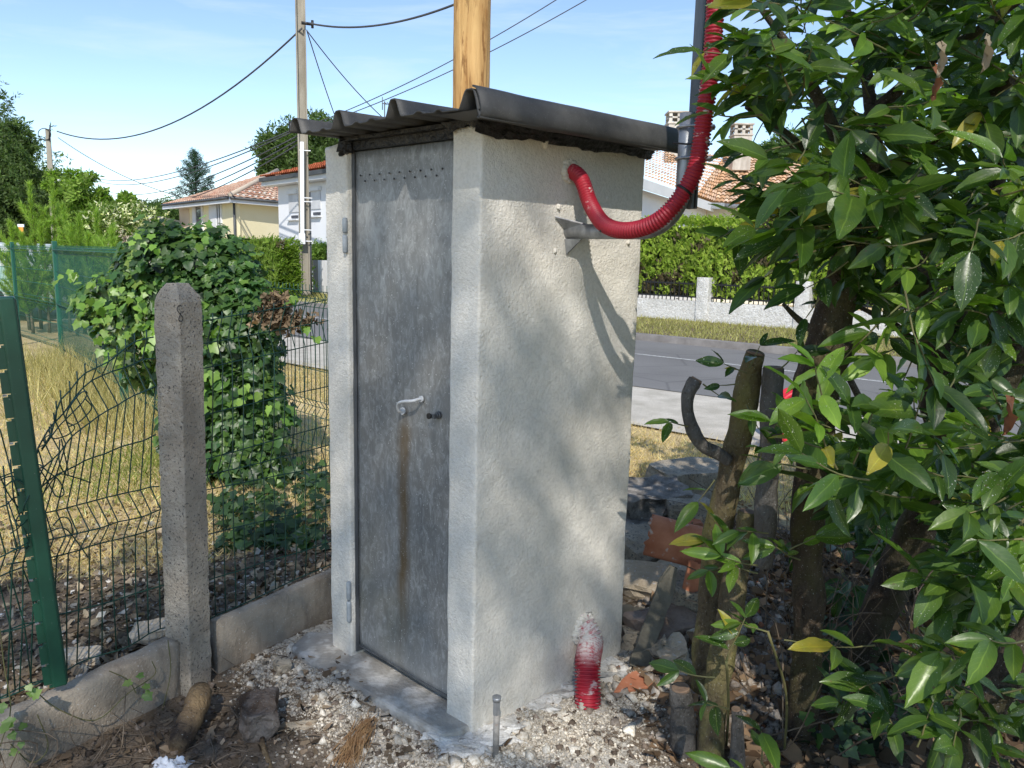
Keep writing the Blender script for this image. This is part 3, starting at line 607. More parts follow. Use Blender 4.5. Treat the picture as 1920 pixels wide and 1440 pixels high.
# ================================================================ CONCRETE FENCE POST
pb = G(333,1290); pb = np.array([-1.172,2.655,0]); w2 = .0545
fpost = thing('concrete_fence_post', 'rough weathered concrete fence post with rounded top, leaning a little, rust stains', 'fence post', pb)
def cpost():
    ex = (FD-FN*.22); ex /= np.linalg.norm(ex); ey = np.array([ex[1],-ex[0],0]); lean = np.array([.010,.012,0]); m = MB(); vs = []; nzq = 78; Z1 = 1.485; k = 24
    prof_ = []
    c_ = .006
    for (sx,sy) in ((1,1),(-1,1),(-1,-1),(1,-1)):
        a = math.atan2(sy,sx)
        for t in (-.5,0,.5): prof_.append((sx*(w2-c_)+c_*math.cos(a+t)*1.2, sy*(w2-c_)+c_*math.sin(a+t)*1.2))
        nx_ = {(1,1):(-1,1),(-1,1):(-1,-1),(-1,-1):(1,-1),(1,-1):(1,1)}[(sx,sy)]
        for t in (.25,.5,.75): prof_.append(((sx*(1-t)+nx_[0]*t)*w2*1.0,(sy*(1-t)+nx_[1]*t)*w2*1.0))
    k = len(prof_)
    for j in range(nzq+1):
        z = -.12+(Z1+.12)*j/nzq; top = max(0,(z-(Z1-.062))/.062); s = 1-.40*top**1.25-.10*top**6 if top>0 else 1
        for (a,b) in prof_:
            q = pb+ex*a*s+ey*b*s*(.6+.4*s)+ZZ*z+lean*z; vs.append(q+(ex*a+ey*b)/w2*(.0014*nz(q,14)+.0032*nz(q,55,2)))
    m.add(vs, [(j*k+i,j*k+(i+1)%k,(j+1)*k+(i+1)%k,(j+1)*k+i) for j in range(nzq) for i in range(k)]+[tuple(nzq*k+i for i in range(k))], False)
    return m.build('post', M_conc, fpost)
cpost()
# pencilled mark near the post top
mk = MB(); ca = D(337,585,2.585); 
EX8 = (FD-FN*.22)/np.linalg.norm(FD-FN*.22); EY8 = np.array([EX8[1],-EX8[0],0])
def m8(px, py): return PL(px,py,pb+np.array([.010,.012,0])*1.4+EY8*(w2+.001),EX8)
mk.tube(cr([m8(x,y)+0*FN for x,y in ((341,574),(335,573),(332,580),(337,588),(343,596),(340,603),(335,600),(337,592),(340,584))],4), .0012, 5)
mk.build('pencil_mark', M_black, fpost)
# ================================================================ PLINTH
def plinth(nm, s0, s1, th, ztop, label, seed, rough_, drop=0.):
    m = MB(); n = int((s1-s0)/.025); vs = []; pr = [(.0,-.15),(.0,ztop*.5),(.002,ztop-.012),(-.010,ztop),(-th+.01,ztop),(-th,ztop-.012),(-th,-.15)]
    for i in range(n+1):
        s = s0+(s1-s0)*i/n; dz = -drop*(1-i/n)
        for (o_,z) in pr:
            q = FP+FD*s+FN*(o_+.045)+ZZ*(z+(dz if z>0 else 0)); d = rough_*(nz(q,5,seed)+.5*nz(q,16,seed)); q = q+FN*d+ZZ*d*(1.2 if z>.15 else 0); vs.append(q)
    k = len(pr); fs = [(i*k+j,(i+1)*k+j,(i+1)*k+j+1,i*k+j+1) for i in range(n) for j in range(k-1)]+[tuple(range(k)),tuple(n*k+j for j in range(k))[::-1]]
    o = m.add(vs, fs, True).build(nm, M_plinth, None, 0, FP+FD*s0); o.data.shade_smooth(); return tag(o, label, 'plinth', None)
plinth('concrete_plinth', .03, 1.15, .05, .205, 'stained concrete fence plinth between the concrete post and the cabinet', 3, .004)
plinth('concrete_plinth', -1.6, -.13, .075, .20, 'eroded rounded concrete fence plinth under the leaning green post', 9, .014, .03)
# ================================================================ WIRE FENCE PANELS
def interp(poly, t):   # poly of px points, t 0..1 by x fraction of arc
    P = np.array(poly,dtype=float); L = np.concatenate([[0],np.cumsum(np.linalg.norm(np.diff(P,axis=0),axis=1))]); s = t*L[-1]
    return np.array([np.interp(s,L,P[:,0]),np.interp(s,L,P[:,1])])
def wire_panel(label, levels, P0, dr, nw, group, r=.0024, spike=.03, fold=(), off=0., name='wire_fence_panel', wob=0., skip=()):
    m = MB(); nr = np.array([dr[1],-dr[0],0.])
    grid = []
    for li,lv in enumerate(levels):
        row = []
        for k in range(nw):
            t = (k+.5)/nw; x, y = interp(lv,t); q = PL(x,y,P0,dr,off); f = fold.get(li,0) if fold else 0; q = q+nr*(f+wob*nz((t*5,li*1.7,0),1))
            row.append(q)
        grid.append(row)
        ends = [PL(*interp(lv,0),P0,dr,off), PL(*interp(lv,1),P0,dr,off)]
        m.tube(cr([ends[0]]+row[::1]+[ends[1]],1) if nw<60 else [ends[0]]+row+[ends[1]], r*1.05, 5)
    for k in range(nw):
        if k in skip: continue
        col = [grid[i][k] for i in range(len(levels))]; up = ZZ*spike+(col[0]-col[1])*.0
        m.tube([col[0]+up]+col, r, 5)
    b = m.v[0]; o = m.build(name, M_wire, None, 0, (P0[0],P0[1],.15)); return tag(o, label, 'wire fence', group)
G1 = 'green wire fence panels'
# between the concrete post and the cabinet (leaning and sagging)
rl = [((350,607),(640,558)),((350,654),(640,599)),((350,697),(640,636)),((350,785),(640,718)),((350,872),(640,790)),((350,906),(640,833)),((350,926),(640,868)),((352,1010),(640,942)),((354,1098),(640,1010)),((357,1176),(640,1050))]
wire_panel('green wire fence panel sagging between the concrete post and the cabinet', rl, FP, FD, 15, G1, .0023, .022, {1:-.03,2:.0,5:-.03}, -.01, wob=.012)
ll = [[(78,842),(97,800),(116,755),(150,706),(190,684),(232,655),(262,638),(288,632)],
      [(70,850),(110,800),(150,752),(178,718),(215,700),(250,688),(288,672)],
      [(66,880),(105,840),(148,800),(185,770),(225,748),(290,718)],
      [(50,925),(100,895),(150,868),(210,845),(292,815)],
      [(30,985),(100,965),(160,950),(220,935),(298,912)],
      [(20,1028),(100,1002),(160,985),(240,968),(300,948)],
      [(12,1058),(100,1045),(160,1028),(240,1005),(303,988)],
      [(5,1185),(100,1155),(160,1140),(240,1118),(310,1096)],
      [(0,1310),(110,1262),(160,1240),(240,1208),(316,1176)]]
wire_panel('crumpled green wire fence panel torn down left of the concrete post', ll, FP, FD, 14, G1, .0024, .03, {1:-.03,2:.03,4:-.03,5:.04,6:.0}, -.01, wob=.03)
l3 = [[(-70,1010),(-20,960),(40,930)],[(-70,1075),(0,1035),(50,1005)],[(-75,1120),(0,1088),(60,1062)],[(-80,1200),(0,1185),(90,1158)],[(-80,1330),(0,1310),(108,1262)]]
wire_panel('short crumpled green wire fence remnant left of the leaning green post', l3, FP, FD, 6, G1, .0024, .12, {1:.04,2:-.03}, -.01, wob=.04)
# loose tangled wires
tg = MB(); r_ = random.Random(4)
def fp(x,y,o=0.): return PL(x,y,FP,FD,o)
loose = [[(78,845),(110,800),(140,770),(158,750),(163,735),(150,738),(128,768),(125,790),(140,800),(128,815),(98,822),(92,800)],
 [(0,895),(40,880),(70,870),(90,885),(110,900),(120,925),(105,930),(88,900),(75,880)],
 [(5,915),(30,900),(55,920),(45,950),(38,985),(20,1000)],[(-10,870),(15,925),(40,960),(50,990)],[(15,940),(30,980),(40,985),(60,965),(80,955)],
 [(0,805),(12,850),(22,890),(35,930)],[(100,985),(115,970),(130,975),(135,1000),(118,1040)],[(85,1000),(118,990),(140,1010),(165,1045)],[(160,748),(172,765),(150,790),(130,800)],
 [(112,825),(112,870),(128,890),(115,823)],[(85,920),(110,890),(140,895),(170,905)],[(-10,905),(20,893),(45,905),(75,940),(60,955)]]
for l in loose: tg.tube(cr([fp(x,y,r_.uniform(-.05,.05)) for x,y in l],5), .0022, 5)
tag(tg.build('tangled_wire', M_wire, None, 0, FP+FD*-.5+ZZ*.5), 'tangle of loose bent fence wires beside the leaning green post', 'wire')
# leaning green post with notches
a = fp(113,1283,.03); b = fp(12,556,.03); ax_ = (b-a)/np.linalg.norm(b-a); L_ = np.linalg.norm(b-a)
gp = thing('green_fence_post', 'dark green leaning steel fence post with notched edge, tilted to the left', 'fence post', a)
tx = np.cross(ax_,[0,0,1.]); tx = np.array([ray(113,900)[1],-ray(113,900)[0],0]); tx /= np.linalg.norm(tx); tx = tx-ax_*np.dot(tx,ax_); tx /= np.linalg.norm(tx); ty = np.cross(ax_,tx)
m = MB(); m.box(a+ax_*L_/2,.040,.036,L_,tx,ty,ax_); m.box(a+ax_*(L_/2-.002)-ty*.0,.046,.012,L_-.006,tx,ty,ax_); m.build('tube', M_green, gp, .006, None, 3)
m = MB(); nt = 17
prf = []
for k in range(nt):
    s0 = L_*k/nt; s1 = L_*(k+1)/nt
    m.box(a-tx*.0325+ax_*((s0+s1)/2+.004), .022, .004, s1-s0-.010, tx, ty, ax_); m.box(a-tx*.025+ax_*(s0+.001), .010,.004,.0096, tx,ty,ax_)
m.build('notched_flange', M_green, gp)
for k in range(1,nt,2): MB().box(a-tx*.038+ax_*(L_*k/nt+.004)+ty*.003,.010,.006,.005,tx,ty,ax_).build('clip', M_galv, gp)
# wire panel behind, running away from the cabinet (parallel with the street), overgrown by ivy
P2 = np.array([-1.13,4.75,0]); D2 = np.array([-.707,.707,0])
m = MB(); Lp = 2.5; zs = [1.36,1.31,1.26,1.06,.86,.66,.61,.56,.36,.12]; fo_ = [0,-.035,0,0,0,0,-.035,0,0,0]; n2 = np.array([.707,.707,0]); s00 = -.35
for z,f in zip(zs,fo_): m.tube([P2+D2*(s00)+ZZ*z-n2*f, P2+D2*(Lp)+ZZ*z-n2*f], .0026, 5)
for k in range(56):
    s = s00+.025+.05*k+.004*math.sin(k*1.3); m.tube([P2+D2*s+ZZ*1.40]+[P2+D2*s+ZZ*z-n2*f for z,f in zip(zs,fo_)], .0025, 5)
tag(m.build('wire_fence_panel', M_wire, None, 0, P2), 'upright green wire fence panel with spiked top behind the sagging one, half under ivy', 'wire fence', G1)
# low broken end with post
pA = D(231,700,7.2)*[1,1,0]; go = thing('green_fence_post', 'short green fence post standing in the dry grass left of the ivy', 'fence post', pA)
MB().box(pA+ZZ*.40,.085,.05,.86,(.8,-.6,0),(.6,.8,0)).build('post', M_wirefar, go, .006)
# tall fence in the background
BP, CP_, EP = G(117,674), G(37,646), np.array([-3.0,6.6,0])
def tall_panel(A, B, label, zt=1.60):
    d = B-A; L = np.linalg.norm(d); d = d/L; nr = np.array([d[1],-d[0],0]); t = thing('tall_wire_fence', label, 'wire fence', A, 'tall green wire fences'); m = MB()
    lv = [(1.58,0),(1.55,.035),(1.50,0),(1.25,0),(1.05,0),(.85,0),(.80,.035),(.75,0),(.5,0),(.25,0),(.2,.035),(.15,0)]
    for z,f in lv: m.tube([A+ZZ*z+nr*f,B+ZZ*z+nr*f], .0045, 4)
    k = int(L/.05)
    for i in range(k): q = A+d*(.03+L*i/k); m.tube([q+ZZ*1.61]+[q+ZZ*z+nr*f for z,f in lv], .0036, 3, False)
    m.build('mesh', M_wirefar, t); return t, d
t1, d1 = tall_panel(BP, EP, 'tall green wire fence running from its thick post into the ivy')
MB().box(BP+ZZ*.82,.09,.06,1.70,d1,(d1[1],-d1[0],0)).build('post', M_wirefar, t1, .006)
t2, d2 = tall_panel(CP_, BP-d1*-.0+(CP_-BP)/np.linalg.norm(CP_-BP)*.06, 'tall green wire fence beside the white van, between two thin posts')
MB().box(CP_+ZZ*.82,.05,.05,1.66,d2,(d2[1],-d2[0],0)).build('post', M_wirefar, t2, .006)
CQ = CP_+np.array([-4.,2.5,0]); t3, d3 = tall_panel(CQ, CP_-d2*.05, 'tall green wire fence in front of the white van at the far left')
# ================================================================ OVERHEAD LINES AND POLES
def cable(a, b, sag, r, label, group='overhead cables', n=26):
    a, b = np.array(a), np.array(b); P = [a+(b-a)*t-ZZ*sag*4*t*(1-t) for t in np.linspace(0,1,n)]
    return tag(MB().tube(P, r, 5, True, True).build('overhead_cable', M_cable, None, 0, a), label, 'cable', group)
cpY = 27.; cb = D(573,556,cpY); cbx = cb[0]
cp = thing('concrete_utility_pole', 'tall slender concrete utility pole with white sleeve in front of the white house', 'utility pole', (cbx,cpY,0))
m = MB(); px_ = np.array([.93,.37,0]); py_ = np.array([-.37,.93,0])
def fr_(c,wx,wy,z0,z1,wx1,wy1,m):
    P = []
    for z,a_,b_ in ((z0,wx,wy),(z1,wx1,wy1)):
        for i,j in ((-1,-1),(1,-1),(1,1),(-1,1)): P.append(c+px_*i*a_/2+py_*j*b_/2+ZZ*z)
    m.hexa(P)
c_ = np.array([cbx,cpY,0]); fr_(c_-px_*.0,.40,.16,-.3,12.5,.19,.10,m); fr_(c_-py_*.12-px_*.15,.06,.12,-.3,12.5,.035,.08,m); fr_(c_-py_*.12+px_*.13,.05,.12,-.3,12.5,.035,.08,m)
m.build('shaft', M_cpole, cp, .01)
sl0 = D(567,452,26.7); sl1 = D(566,266,26.7)
MB().box((sl0+sl1)/2,.13,.10,np.linalg.norm(sl1-sl0),px_,py_,(sl1-sl0)/np.linalg.norm(sl1-sl0)).build('cable_sleeve', M_white, cp, .02)
MB().box(D(566,448,26.65),.22,.12,.36,px_,py_).build('junction_box', M_white, cp, .02)
m = MB()
for y in (282,371,378,431,452): 
    q = D(575 if y>300 else 572,y,26.72); m.box(q,.36,.03,.03,px_,py_)
m.build('fixing_band', M_white, cp); 
m = MB(); m.tube([D(581,360,26.9),D(584,555,26.9)],.03,6); m.build('conduit_pipe', M_dgut, cp)
m = MB(); q = D(574,44,26.8); m.tube([q-px_*.15,q+px_*.22],.05,8); m.tube([q+px_*.2-ZZ*.12,q+px_*.2+ZZ*.12],.045,6); q2 = D(560,238,26.8); m.tube([q2-px_*.3,q2+px_*.4],.04,6); m.tube([q2-px_*.25-ZZ*.2,q2-px_*.25+ZZ*.15],.07,6); m.tube([q2-px_*.1-ZZ*.1,q2-px_*.1+ZZ*.2],.06,6)
m.build('insulator', M_black, cp)
lpY = 40.; q = D(107,470,lpY); lp = thing('concrete_utility_pole', 'small far concrete utility pole with cable coil above the green shrubs', 'utility pole', (q[0],lpY,0))
zt = D(104,243,lpY)[2]; c_ = np.array([q[0]-.05,lpY,0]); m = MB(); fr_(c_,.34,.2,-.2,zt,.20,.16,m); m.build('shaft', M_cpole, lp, .01)
m = MB(); tq = c_+ZZ*(zt-.25); m.tube([tq+np.array([.32*math.cos(t)-.1,-.12,.28*math.sin(t)]) for t in np.linspace(0,6.3,18)],.02,5); m.tube([tq+np.array([.1,-.1,-.3]),tq+np.array([.2,-.1,.45])],.035,5); m.build('cable_coil', M_black, lp)
MB().box(D(108,341,lpY-.2),.26,.15,.34).build('junction_box', M_white, lp)
A1 = D(107,246,39.9); B1 = D(566,53,26.8)
cable(A1, B1, 1.55, .03, 'thick sagging overhead cable from the small far pole to the tall pole')
cable(D(577,43,26.8), D(880,-3,20.), .35, .03, 'thick overhead cable leaving the tall pole to the upper right')
cable(D(109,258,39.9), D(328,366,38.), .3, .018, 'thin service cable descending from the small far pole to the yellow house')
cable(D(576,58,26.8), D(740,240,33.), .2, .018, 'thin service cable descending steeply right behind the cabinet roof, the longer one')
cable(D(575,56,26.8), D(640,250,33.), .1, .018, 'thin service cable descending very steeply from the tall pole to the cabinet roof')
cable(D(572,238,26.8), D(1150,-70,24.), .35, .016, 'upper of two thin parallel lines rising right behind the wooden pole')
cable(D(572,243,26.8), D(1200,-60,24.), .35, .016, 'lower of two thin parallel lines rising right behind the wooden pole')
for i,(x0,y0,x1,y1,lb) in enumerate([(170,332,562,238,'topmost far line between the left trees and the tall pole'),(178,338,562,241,'second far line from the top between the left trees and the tall pole'),(190,355,560,254,'third far line from the top between the left trees and the tall pole'),(205,364,560,262,'lowest but one far line left of the tall pole'),(215,372,560,270,'lowest far line left of the tall pole')]):
    cable(D(x0,y0,75.), D(x1,y1,27.), .9+.1*i, .024, lb)
# ================================================================ HOUSES
def roofgrid(quad, nw, nc, name, parent, cols, amp=.05, stp=.03, mat=None):
    """quad: eave left, eave right, top right, top left; nw tile columns, nc courses"""
    a,b,c,d = [np.array(p,dtype=float) for p in quad]; nn = np.cross(b-a,d-a); nn /= np.linalg.norm(nn); nn = nn if nn[2]>0 else -nn
    P, Fs, C_ = [], [], []; sub = 6
    for j in range(nc):
        for i in range(nw):
            c1 = np.array(cols[rng.integers(len(cols))])*rng.uniform(.8,1.15); 
            for s_ in range(sub):
                for (x,y) in ((i+s_/sub,j),(i+(s_+1)/sub,j),(i+(s_+1)/sub,j+1.0),(i+s_/sub,j+1.0)):
                    t = x/nw; r = y/nc; p = (a*(1-t)+b*t)*(1-r)+(d*(1-t)+c*t)*r; h = amp*abs(math.sin(math.pi*(x))) + (stp if y==j else 0.)
                    P.append(p+nn*h); C_.append(c1)
                k = len(P); Fs.append((k-4,k-3,k-2,k-1))
    return mesh_np(name, P, Fs, mat or M_tile, parent, np.array(C_), None, False)
TC = [(.66,.43,.31),(.62,.38,.26),(.70,.50,.37),(.66,.48,.36),(.60,.34,.24)]
TR = [(.45,.13,.06),(.52,.17,.08),(.40,.11,.05)]
TB = [(.68,.42,.25),(.74,.52,.34),(.60,.36,.20),(.70,.50,.36)]
def wallq(m, a, b, z0, z1, th, inward):   # wall slab between ground points a,b
    a,b,i = np.array(a),np.array(b),np.array(inward)*th; a0 = a*[1,1,0]; b0 = b*[1,1,0]
    m.hexa([a0+ZZ*z0,b0+ZZ*z0,b0+i+ZZ*z0,a0+i+ZZ*z0,a0+ZZ*z1,b0+ZZ*z1,b0+i+ZZ*z1,a0+i+ZZ*z1])
def rect_on(P0, d, x0, y0, x1, y1, out, m, th=.06):   # slab on the wall plane through P0 covering px rectangle
    q0 = PL(x0,y1,P0,d); q1 = PL(x1,y1,P0,d); q2 = PL(x1,y0,P0,d); q3 = PL(x0,y0,P0,d); z0 = (q0[2]+q1[2])/2; z1 = (q2[2]+q3[2])/2
    a,b = q0*[1,1,0], q1*[1,1,0]; o = out*th; m.hexa([a+ZZ*z0+o,b+ZZ*z0+o,b+ZZ*z0,a+ZZ*z0,a+ZZ*z1+o,b+ZZ*z1+o,b+ZZ*z1,a+ZZ*z1])
# --- yellow house
K = D(440,400,38.); K[2] = 0; dL = np.array([-.62,.785,0]); dR = np.array([.53,.848,0]); oL = -np.array([.785,.62,0]); oR = np.array([.848,-.53,0])
yh = thing('yellow_house', 'pale yellow bungalow with pinkish tiled hip roof and white shutters', 'house', K)
zE = D(440,376,38.)[2]; eL = PL(338,400,K,dL); LL = np.linalg.norm((eL-K)[:2]); LR = 12.
kl = K+dL*LL; kr = K+dR*LR; m = MB(); wallq(m,K,kl,-.2,zE,.25,-oL); wallq(m,K+dR*.26,kr,-.2,zE,.25,-oR); wallq(m,kr,kr+dL*LL,-.2,zE,.25,-dR); wallq(m,kl,kl+dR*LR,-.2,zE,.25,-dL)
m.build('wall', M_yel, yh)
ov = .75; e0_ = K+(oL+oR)*ov*.8; eA = kl+oL*ov+dL*ov; eB = kr+oR*ov+dR*ov; eD = kl+dR*LR+dL*ov+dR*ov
zz_ = ZZ*(zE+.12); r1 = K+dL*LL*.42+dR*3.6+ZZ*(zE+1.75); r1 = D(520,322,43.5); r0 = D(478,345,41.) 
apx = r1; lft = D(400,352,45.) 
roofgrid([eA+zz_,e0_+zz_,apx,apx-dL*-.6], 34, 16, 'roof', yh, TC)
roofgrid([e0_+zz_,eB+zz_,apx+dR*.6,apx], 34, 16, 'roof_hip', yh, TC)
roofgrid([eB+zz_,eD+zz_,apx+dR*.7,apx+dR*.6], 20, 10, 'roof_back', yh, TC); roofgrid([eD+zz_,eA+zz_,apx,apx+dR*.7], 20, 10, 'roof_back', yh, TC)
MB().tube([e0_+zz_+ZZ*.08,apx+ZZ*.08],.11,8).build('ridge_tile', M_shed, yh)
m = MB()
for (p,q) in ((eA,e0_),(e0_,eB)):
    d_ = (q-p)/np.linalg.norm(q-p); nn = np.array([d_[1],-d_[0],0]); m.box((p+q)/2+ZZ*(zE-.02),np.linalg.norm(q-p),.04,.24,d_,nn)
m.build('fascia', M_fascia, yh)
m = MB(); m.add([e0_+ZZ*(zE-.1),eA+ZZ*(zE-.1),kl+ZZ*(zE-.1),K+ZZ*(zE-.1)],[(0,1,2,3)]); m.add([e0_+ZZ*(zE-.1),eB+ZZ*(zE-.1),kr+ZZ*(zE-.1),K+ZZ*(zE-.1)],[(0,3,2,1)]); m.build('soffit', M_fascia, yh)
m = MB()
for (p,q) in ((eA,e0_),(e0_,eB)): m.tube([p+ZZ*(zE+.08)+(oL if q is e0_ else oR)*.06,q+ZZ*(zE+.08)+(oL if q is e0_ else oR)*.06],.07,6)
m.build('gutter', M_dgut, yh)
MB().tube([K+oR*.06+oL*.06+ZZ*(zE+.05),K+oR*.06+oL*.06+ZZ*.0],.06,8).build('downpipe', M_dgut, yh)
K3 = K
m = MB(); rect_on(K3,dL,371,387,381,440,oL,m,.05); wdw = m.build('window', M_glass, yh)
m = MB(); rect_on(K3,dL,365,388,371,440,oL,m,.09); rect_on(K3,dL,381,387,383,440,oL,m,.08); m.build('shutter', M_shut, wdw)
m = MB(); rect_on(K3,dL,409,383,417,431,oL,m,.05); wdw = m.build('window', M_glass, yh)
m = MB(); rect_on(K3,dL,396,385,409,431,oL,m,.09); m.build('shutter', M_shut, wdw)
m = MB(); [rect_on(K3,dL,a,383,a+1.2,431,oL,m,.08) for a in (408.6,412.5,416.5)]; m.build('frame', M_shut, wdw)
m = MB(); rect_on(K3,dL,340,388,358,460,oL,m,.04); m.build('porch_recess', M_yel2, yh)
# --- white house with red roof
W0 = D(565,430,33.); W0[2] = 0; dW = np.array([-.66,.751,0]); oW = -np.array([.751,.66,0]); wL = PL(523,430,W0,dW)*[1,1,0]; wR = PL(760,430,W0,dW)*[1,1,0]; zW = D(565,337,33.)[2]
wh = thing('white_house', 'two-storey white house with red tiled roof and rolled-down window shutters', 'house', wL)
zO = PL(560,461,W0,dW)[2]; inn = -oW; m = MB(); wallq(m,wR,wL,zO,zW,7,inn); wallq(m,wR+inn*1.2,wL+inn*1.2,-.2,zO-.003,5.6,inn); wallq(m,wL,wL-dW*.28,-.2,zO-.003,.3,inn); m.build('wall', M_whouse, wh)
a_ = wL+dW*.45+oW*.6; b_ = wR+oW*.6; zz_ = ZZ*(zW+.18)
roofgrid([a_+zz_,b_+zz_,b_+inn*4.5+ZZ*(zW+1.6),a_+inn*4.5-dW*3+ZZ*(zW+1.6)], 60, 12, 'roof', wh, TR, .06, .05)
roofgrid([a_+inn*9+zz_,a_+zz_,a_+inn*4.5-dW*3+ZZ*(zW+1.6),a_+inn*4.6-dW*3+ZZ*(zW+1.6)], 30, 12, 'roof_hip', wh, TR, .06, .05)
m = MB(); d_ = (b_-a_)/np.linalg.norm(b_-a_); m.box((a_+b_)/2+ZZ*(zW+.08),np.linalg.norm(b_-a_),.12,.16,d_,oW); m.build('gutter', M_dgut, wh)
m = MB(); m.box((a_+b_)/2+ZZ*(zW-.08)-oW*.30,np.linalg.norm(b_-a_),.5,.18,d_,oW); m.build('fascia', M_fascia, wh)
for (x0,x1,dy) in ((543,560,0),(584,602,-6)):
    m = MB(); rect_on(W0,dW,x0,364+dy,x1,398+dy,oW,m,.04); wdw = m.build('window', M_roller, wh); m = MB(); rect_on(W0,dW,x0-1,357+dy,x1+1,364+dy,oW,m,.14); m.build('shutter_box', M_fascia, wdw)
    m = MB(); rect_on(W0,dW,x0+5,404+dy,x1-.5,409+dy,oW,m,.05); m.build('pane', M_dark, wdw); m = MB(); rect_on(W0,dW,x0-1.5,411+dy,x1+1,413.5+dy,oW,m,.14); m.build('sill', M_fascia, wdw)
WI = W0+inn*1.2; m = MB(); rect_on(WI,dW,549,463,566,520,oW,m,.05); rect_on(WI,dW,584,463,594,490,oW,m,.05); m.build('garage_opening', M_dark, wh)
# white gate pillar and letter box wall
gw = D(598,545,28.5); gw[2] = 0; o = MB(); q1 = PL(587,540,gw,dW)*[1,1,0]; q2 = PL(640,540,gw,dW)*[1,1,0]; zg = D(598,488,28.5)[2]
wallq(o,q1,PL(598,540,gw,dW)*[1,1,0],-.1,zg,.3,inn); g_ = thing('white_gate_wall', 'plain white garden wall panel, its shaded part painted grey, at the roadside beside the tall pole', 'wall', q1); o.build('shade_grey_panel', M_cpole, g_)  # shaded part of the white wall, its shade put into the grey
o = MB(); wallq(o,PL(598.3,540,gw,dW)*[1,1,0]+oW*.03,q2+oW*.03,-.1,zg,.3,inn); o.build('white_panel', M_white, g_)
q = D(533,540,28.); q[2]=0; g_ = thing('letterbox_pillar', 'small grey roadside pillar with a metal letter box', 'pillar', q); zt_ = D(533,495,28.)[2]
MB().box(q+ZZ*zt_/2,.28,.25,zt_).build('pillar', M_cpole, g_); MB().box(q+np.array([.22,-.16,zt_*.68]),.26,.2,.3).build('letter_box', M_galv, g_)
# --- low shed and far pale house
sP = D(250,440,44.); sh = thing('garden_shed', 'low pinkish garden outbuilding with pale sloping roof edge behind the shrubs', 'shed', sP*[1,1,0])
a0, a1, a2 = D(188,428,44.), D(282,404,42.), D(300,412,44.)
m = MB(); m.add([D(190,431,44.)*[1,1,0],D(282,407,42.)*[1,1,0],D(282,410,42.),D(190,432,44.)],[(0,1,2,3)]); m.add([D(282,407,42.)*[1,1,0],D(298,412,46.)*[1,1,0],D(298,416,46.),D(282,410,42.)],[(0,1,2,3)])
m.add([D(190,431,44.)*[1,1,0],D(190,432,44.),D(215,425,50.),D(215,425,50.)*[1,1,0]],[(0,1,2,3)]); m.build('wall', M_shed, sh)
m = MB(); m.hexa([a0+[0,0,-.16],a1+[0,0,-.16],a2+[0,3,-.16],a0+[2,5,-.16],a0+[0,0,.05],a1+[0,0,.05],a2+[0,3,.05],a0+[2,5,.05]]); m.build('roof', M_fascia, sh)
q = D(270,410,62.); fh = thing('pale_house', 'small pale far house roof with a red chimney above the shed', 'house', q*[1,1,0])
m = MB(); a,b,c = D(236,400,62.), D(278,392,62.), D(256,386,62.); dd = np.array([1.,6,0]); m.add([a,b,c,a+dd,b+dd,c+dd],[(0,1,2),(3,5,4),(0,2,5,3),(2,1,4,5)]); m.build('roof', M_fascia, fh)
m = MB(); m.hexa([a*[1,1,0],b*[1,1,0],(b+dd)*[1,1,0],(a+dd)*[1,1,0],a-[0,0,.01],b-[0,0,.01],b+dd-[0,0,.01],a+dd-[0,0,.01]]); m.build('wall', M_cream, fh)
MB().box(D(258,388,61.5),.5,.5,1.0).build('chimney', M_terra, fh)
# --- house on the right with two chimneys
rh0 = D(1340,383,30.); rh = thing('cream_house', 'cream house with sand coloured tiled roof, behind the clipped hedge', 'house', rh0*[1,1,0])
E0, E1, E2 = D(1120,302,21.5), D(1340,380,30.), D(1700,398,30.); R0_, R1_, R2_ = D(1120,262,28.), D(1357,294,36.), D(1760,322,36.)
roofgrid([E0,E1,R1_,R0_], 40, 14, 'roof', rh, TB, .05, .04); roofgrid([E1,E2,R2_,R1_], 44, 16, 'roof_front', rh, TB, .05, .04)
roofgrid([R1_,R2_,R2_+[0,9,-2.4],R1_+[0,9,-2.4]], 20, 6, 'roof_back', rh, TB)
m = MB()
for p,q,h_ in ((E0,E1,.34),(E1,E2,.16)):
    m.hexa([p-ZZ*h_+[0,.05,0],q-ZZ*h_+[0,.05,0],q-ZZ*h_+[0,.12,0],p-ZZ*h_+[0,.12,0],p-ZZ*.03+[0,.0,0],q-ZZ*.03,q-ZZ*.03+[0,.1,0],p-ZZ*.03+[0,.1,0]])
m.build('fascia', M_fascia, rh)
m = MB(); m.hexa([E1-ZZ*.14+[-.4,-.30,-.1],E1-ZZ*.14+[.3,-.3,-.1],E1-ZZ*.14+[.3,.2,-.1],E1-ZZ*.14+[-.4,.2,-.1],E1+[-.4,-.3,-.02],E1+[.3,-.3,-.02],E1+[.3,.2,-.02],E1+[-.4,.2,-.02]]); m.tube([E1+[0.2,-.12,-.1],E2+[0,-.12,-.1]],.08,8); m.build('gutter', M_galv, rh)
m = MB(); f0 = E0+[-.1,.7,0]; f1 = E1+[-.15,.6,0]; f2 = E2+[0,.6,0]
m.add([f0*[1,1,0],f1*[1,1,0],f1-ZZ*.25,f0-ZZ*.25],[(0,1,2,3)]); m.build('white_wall', M_whouse, rh)
m = MB(); m.add([f1*[1,1,0]+[.02,0,0],f2*[1,1,0],f2-ZZ*.15,f1-ZZ*.15+[.02,0,0]],[(0,1,2,3)]); m.build('cream_wall', M_cream, rh)
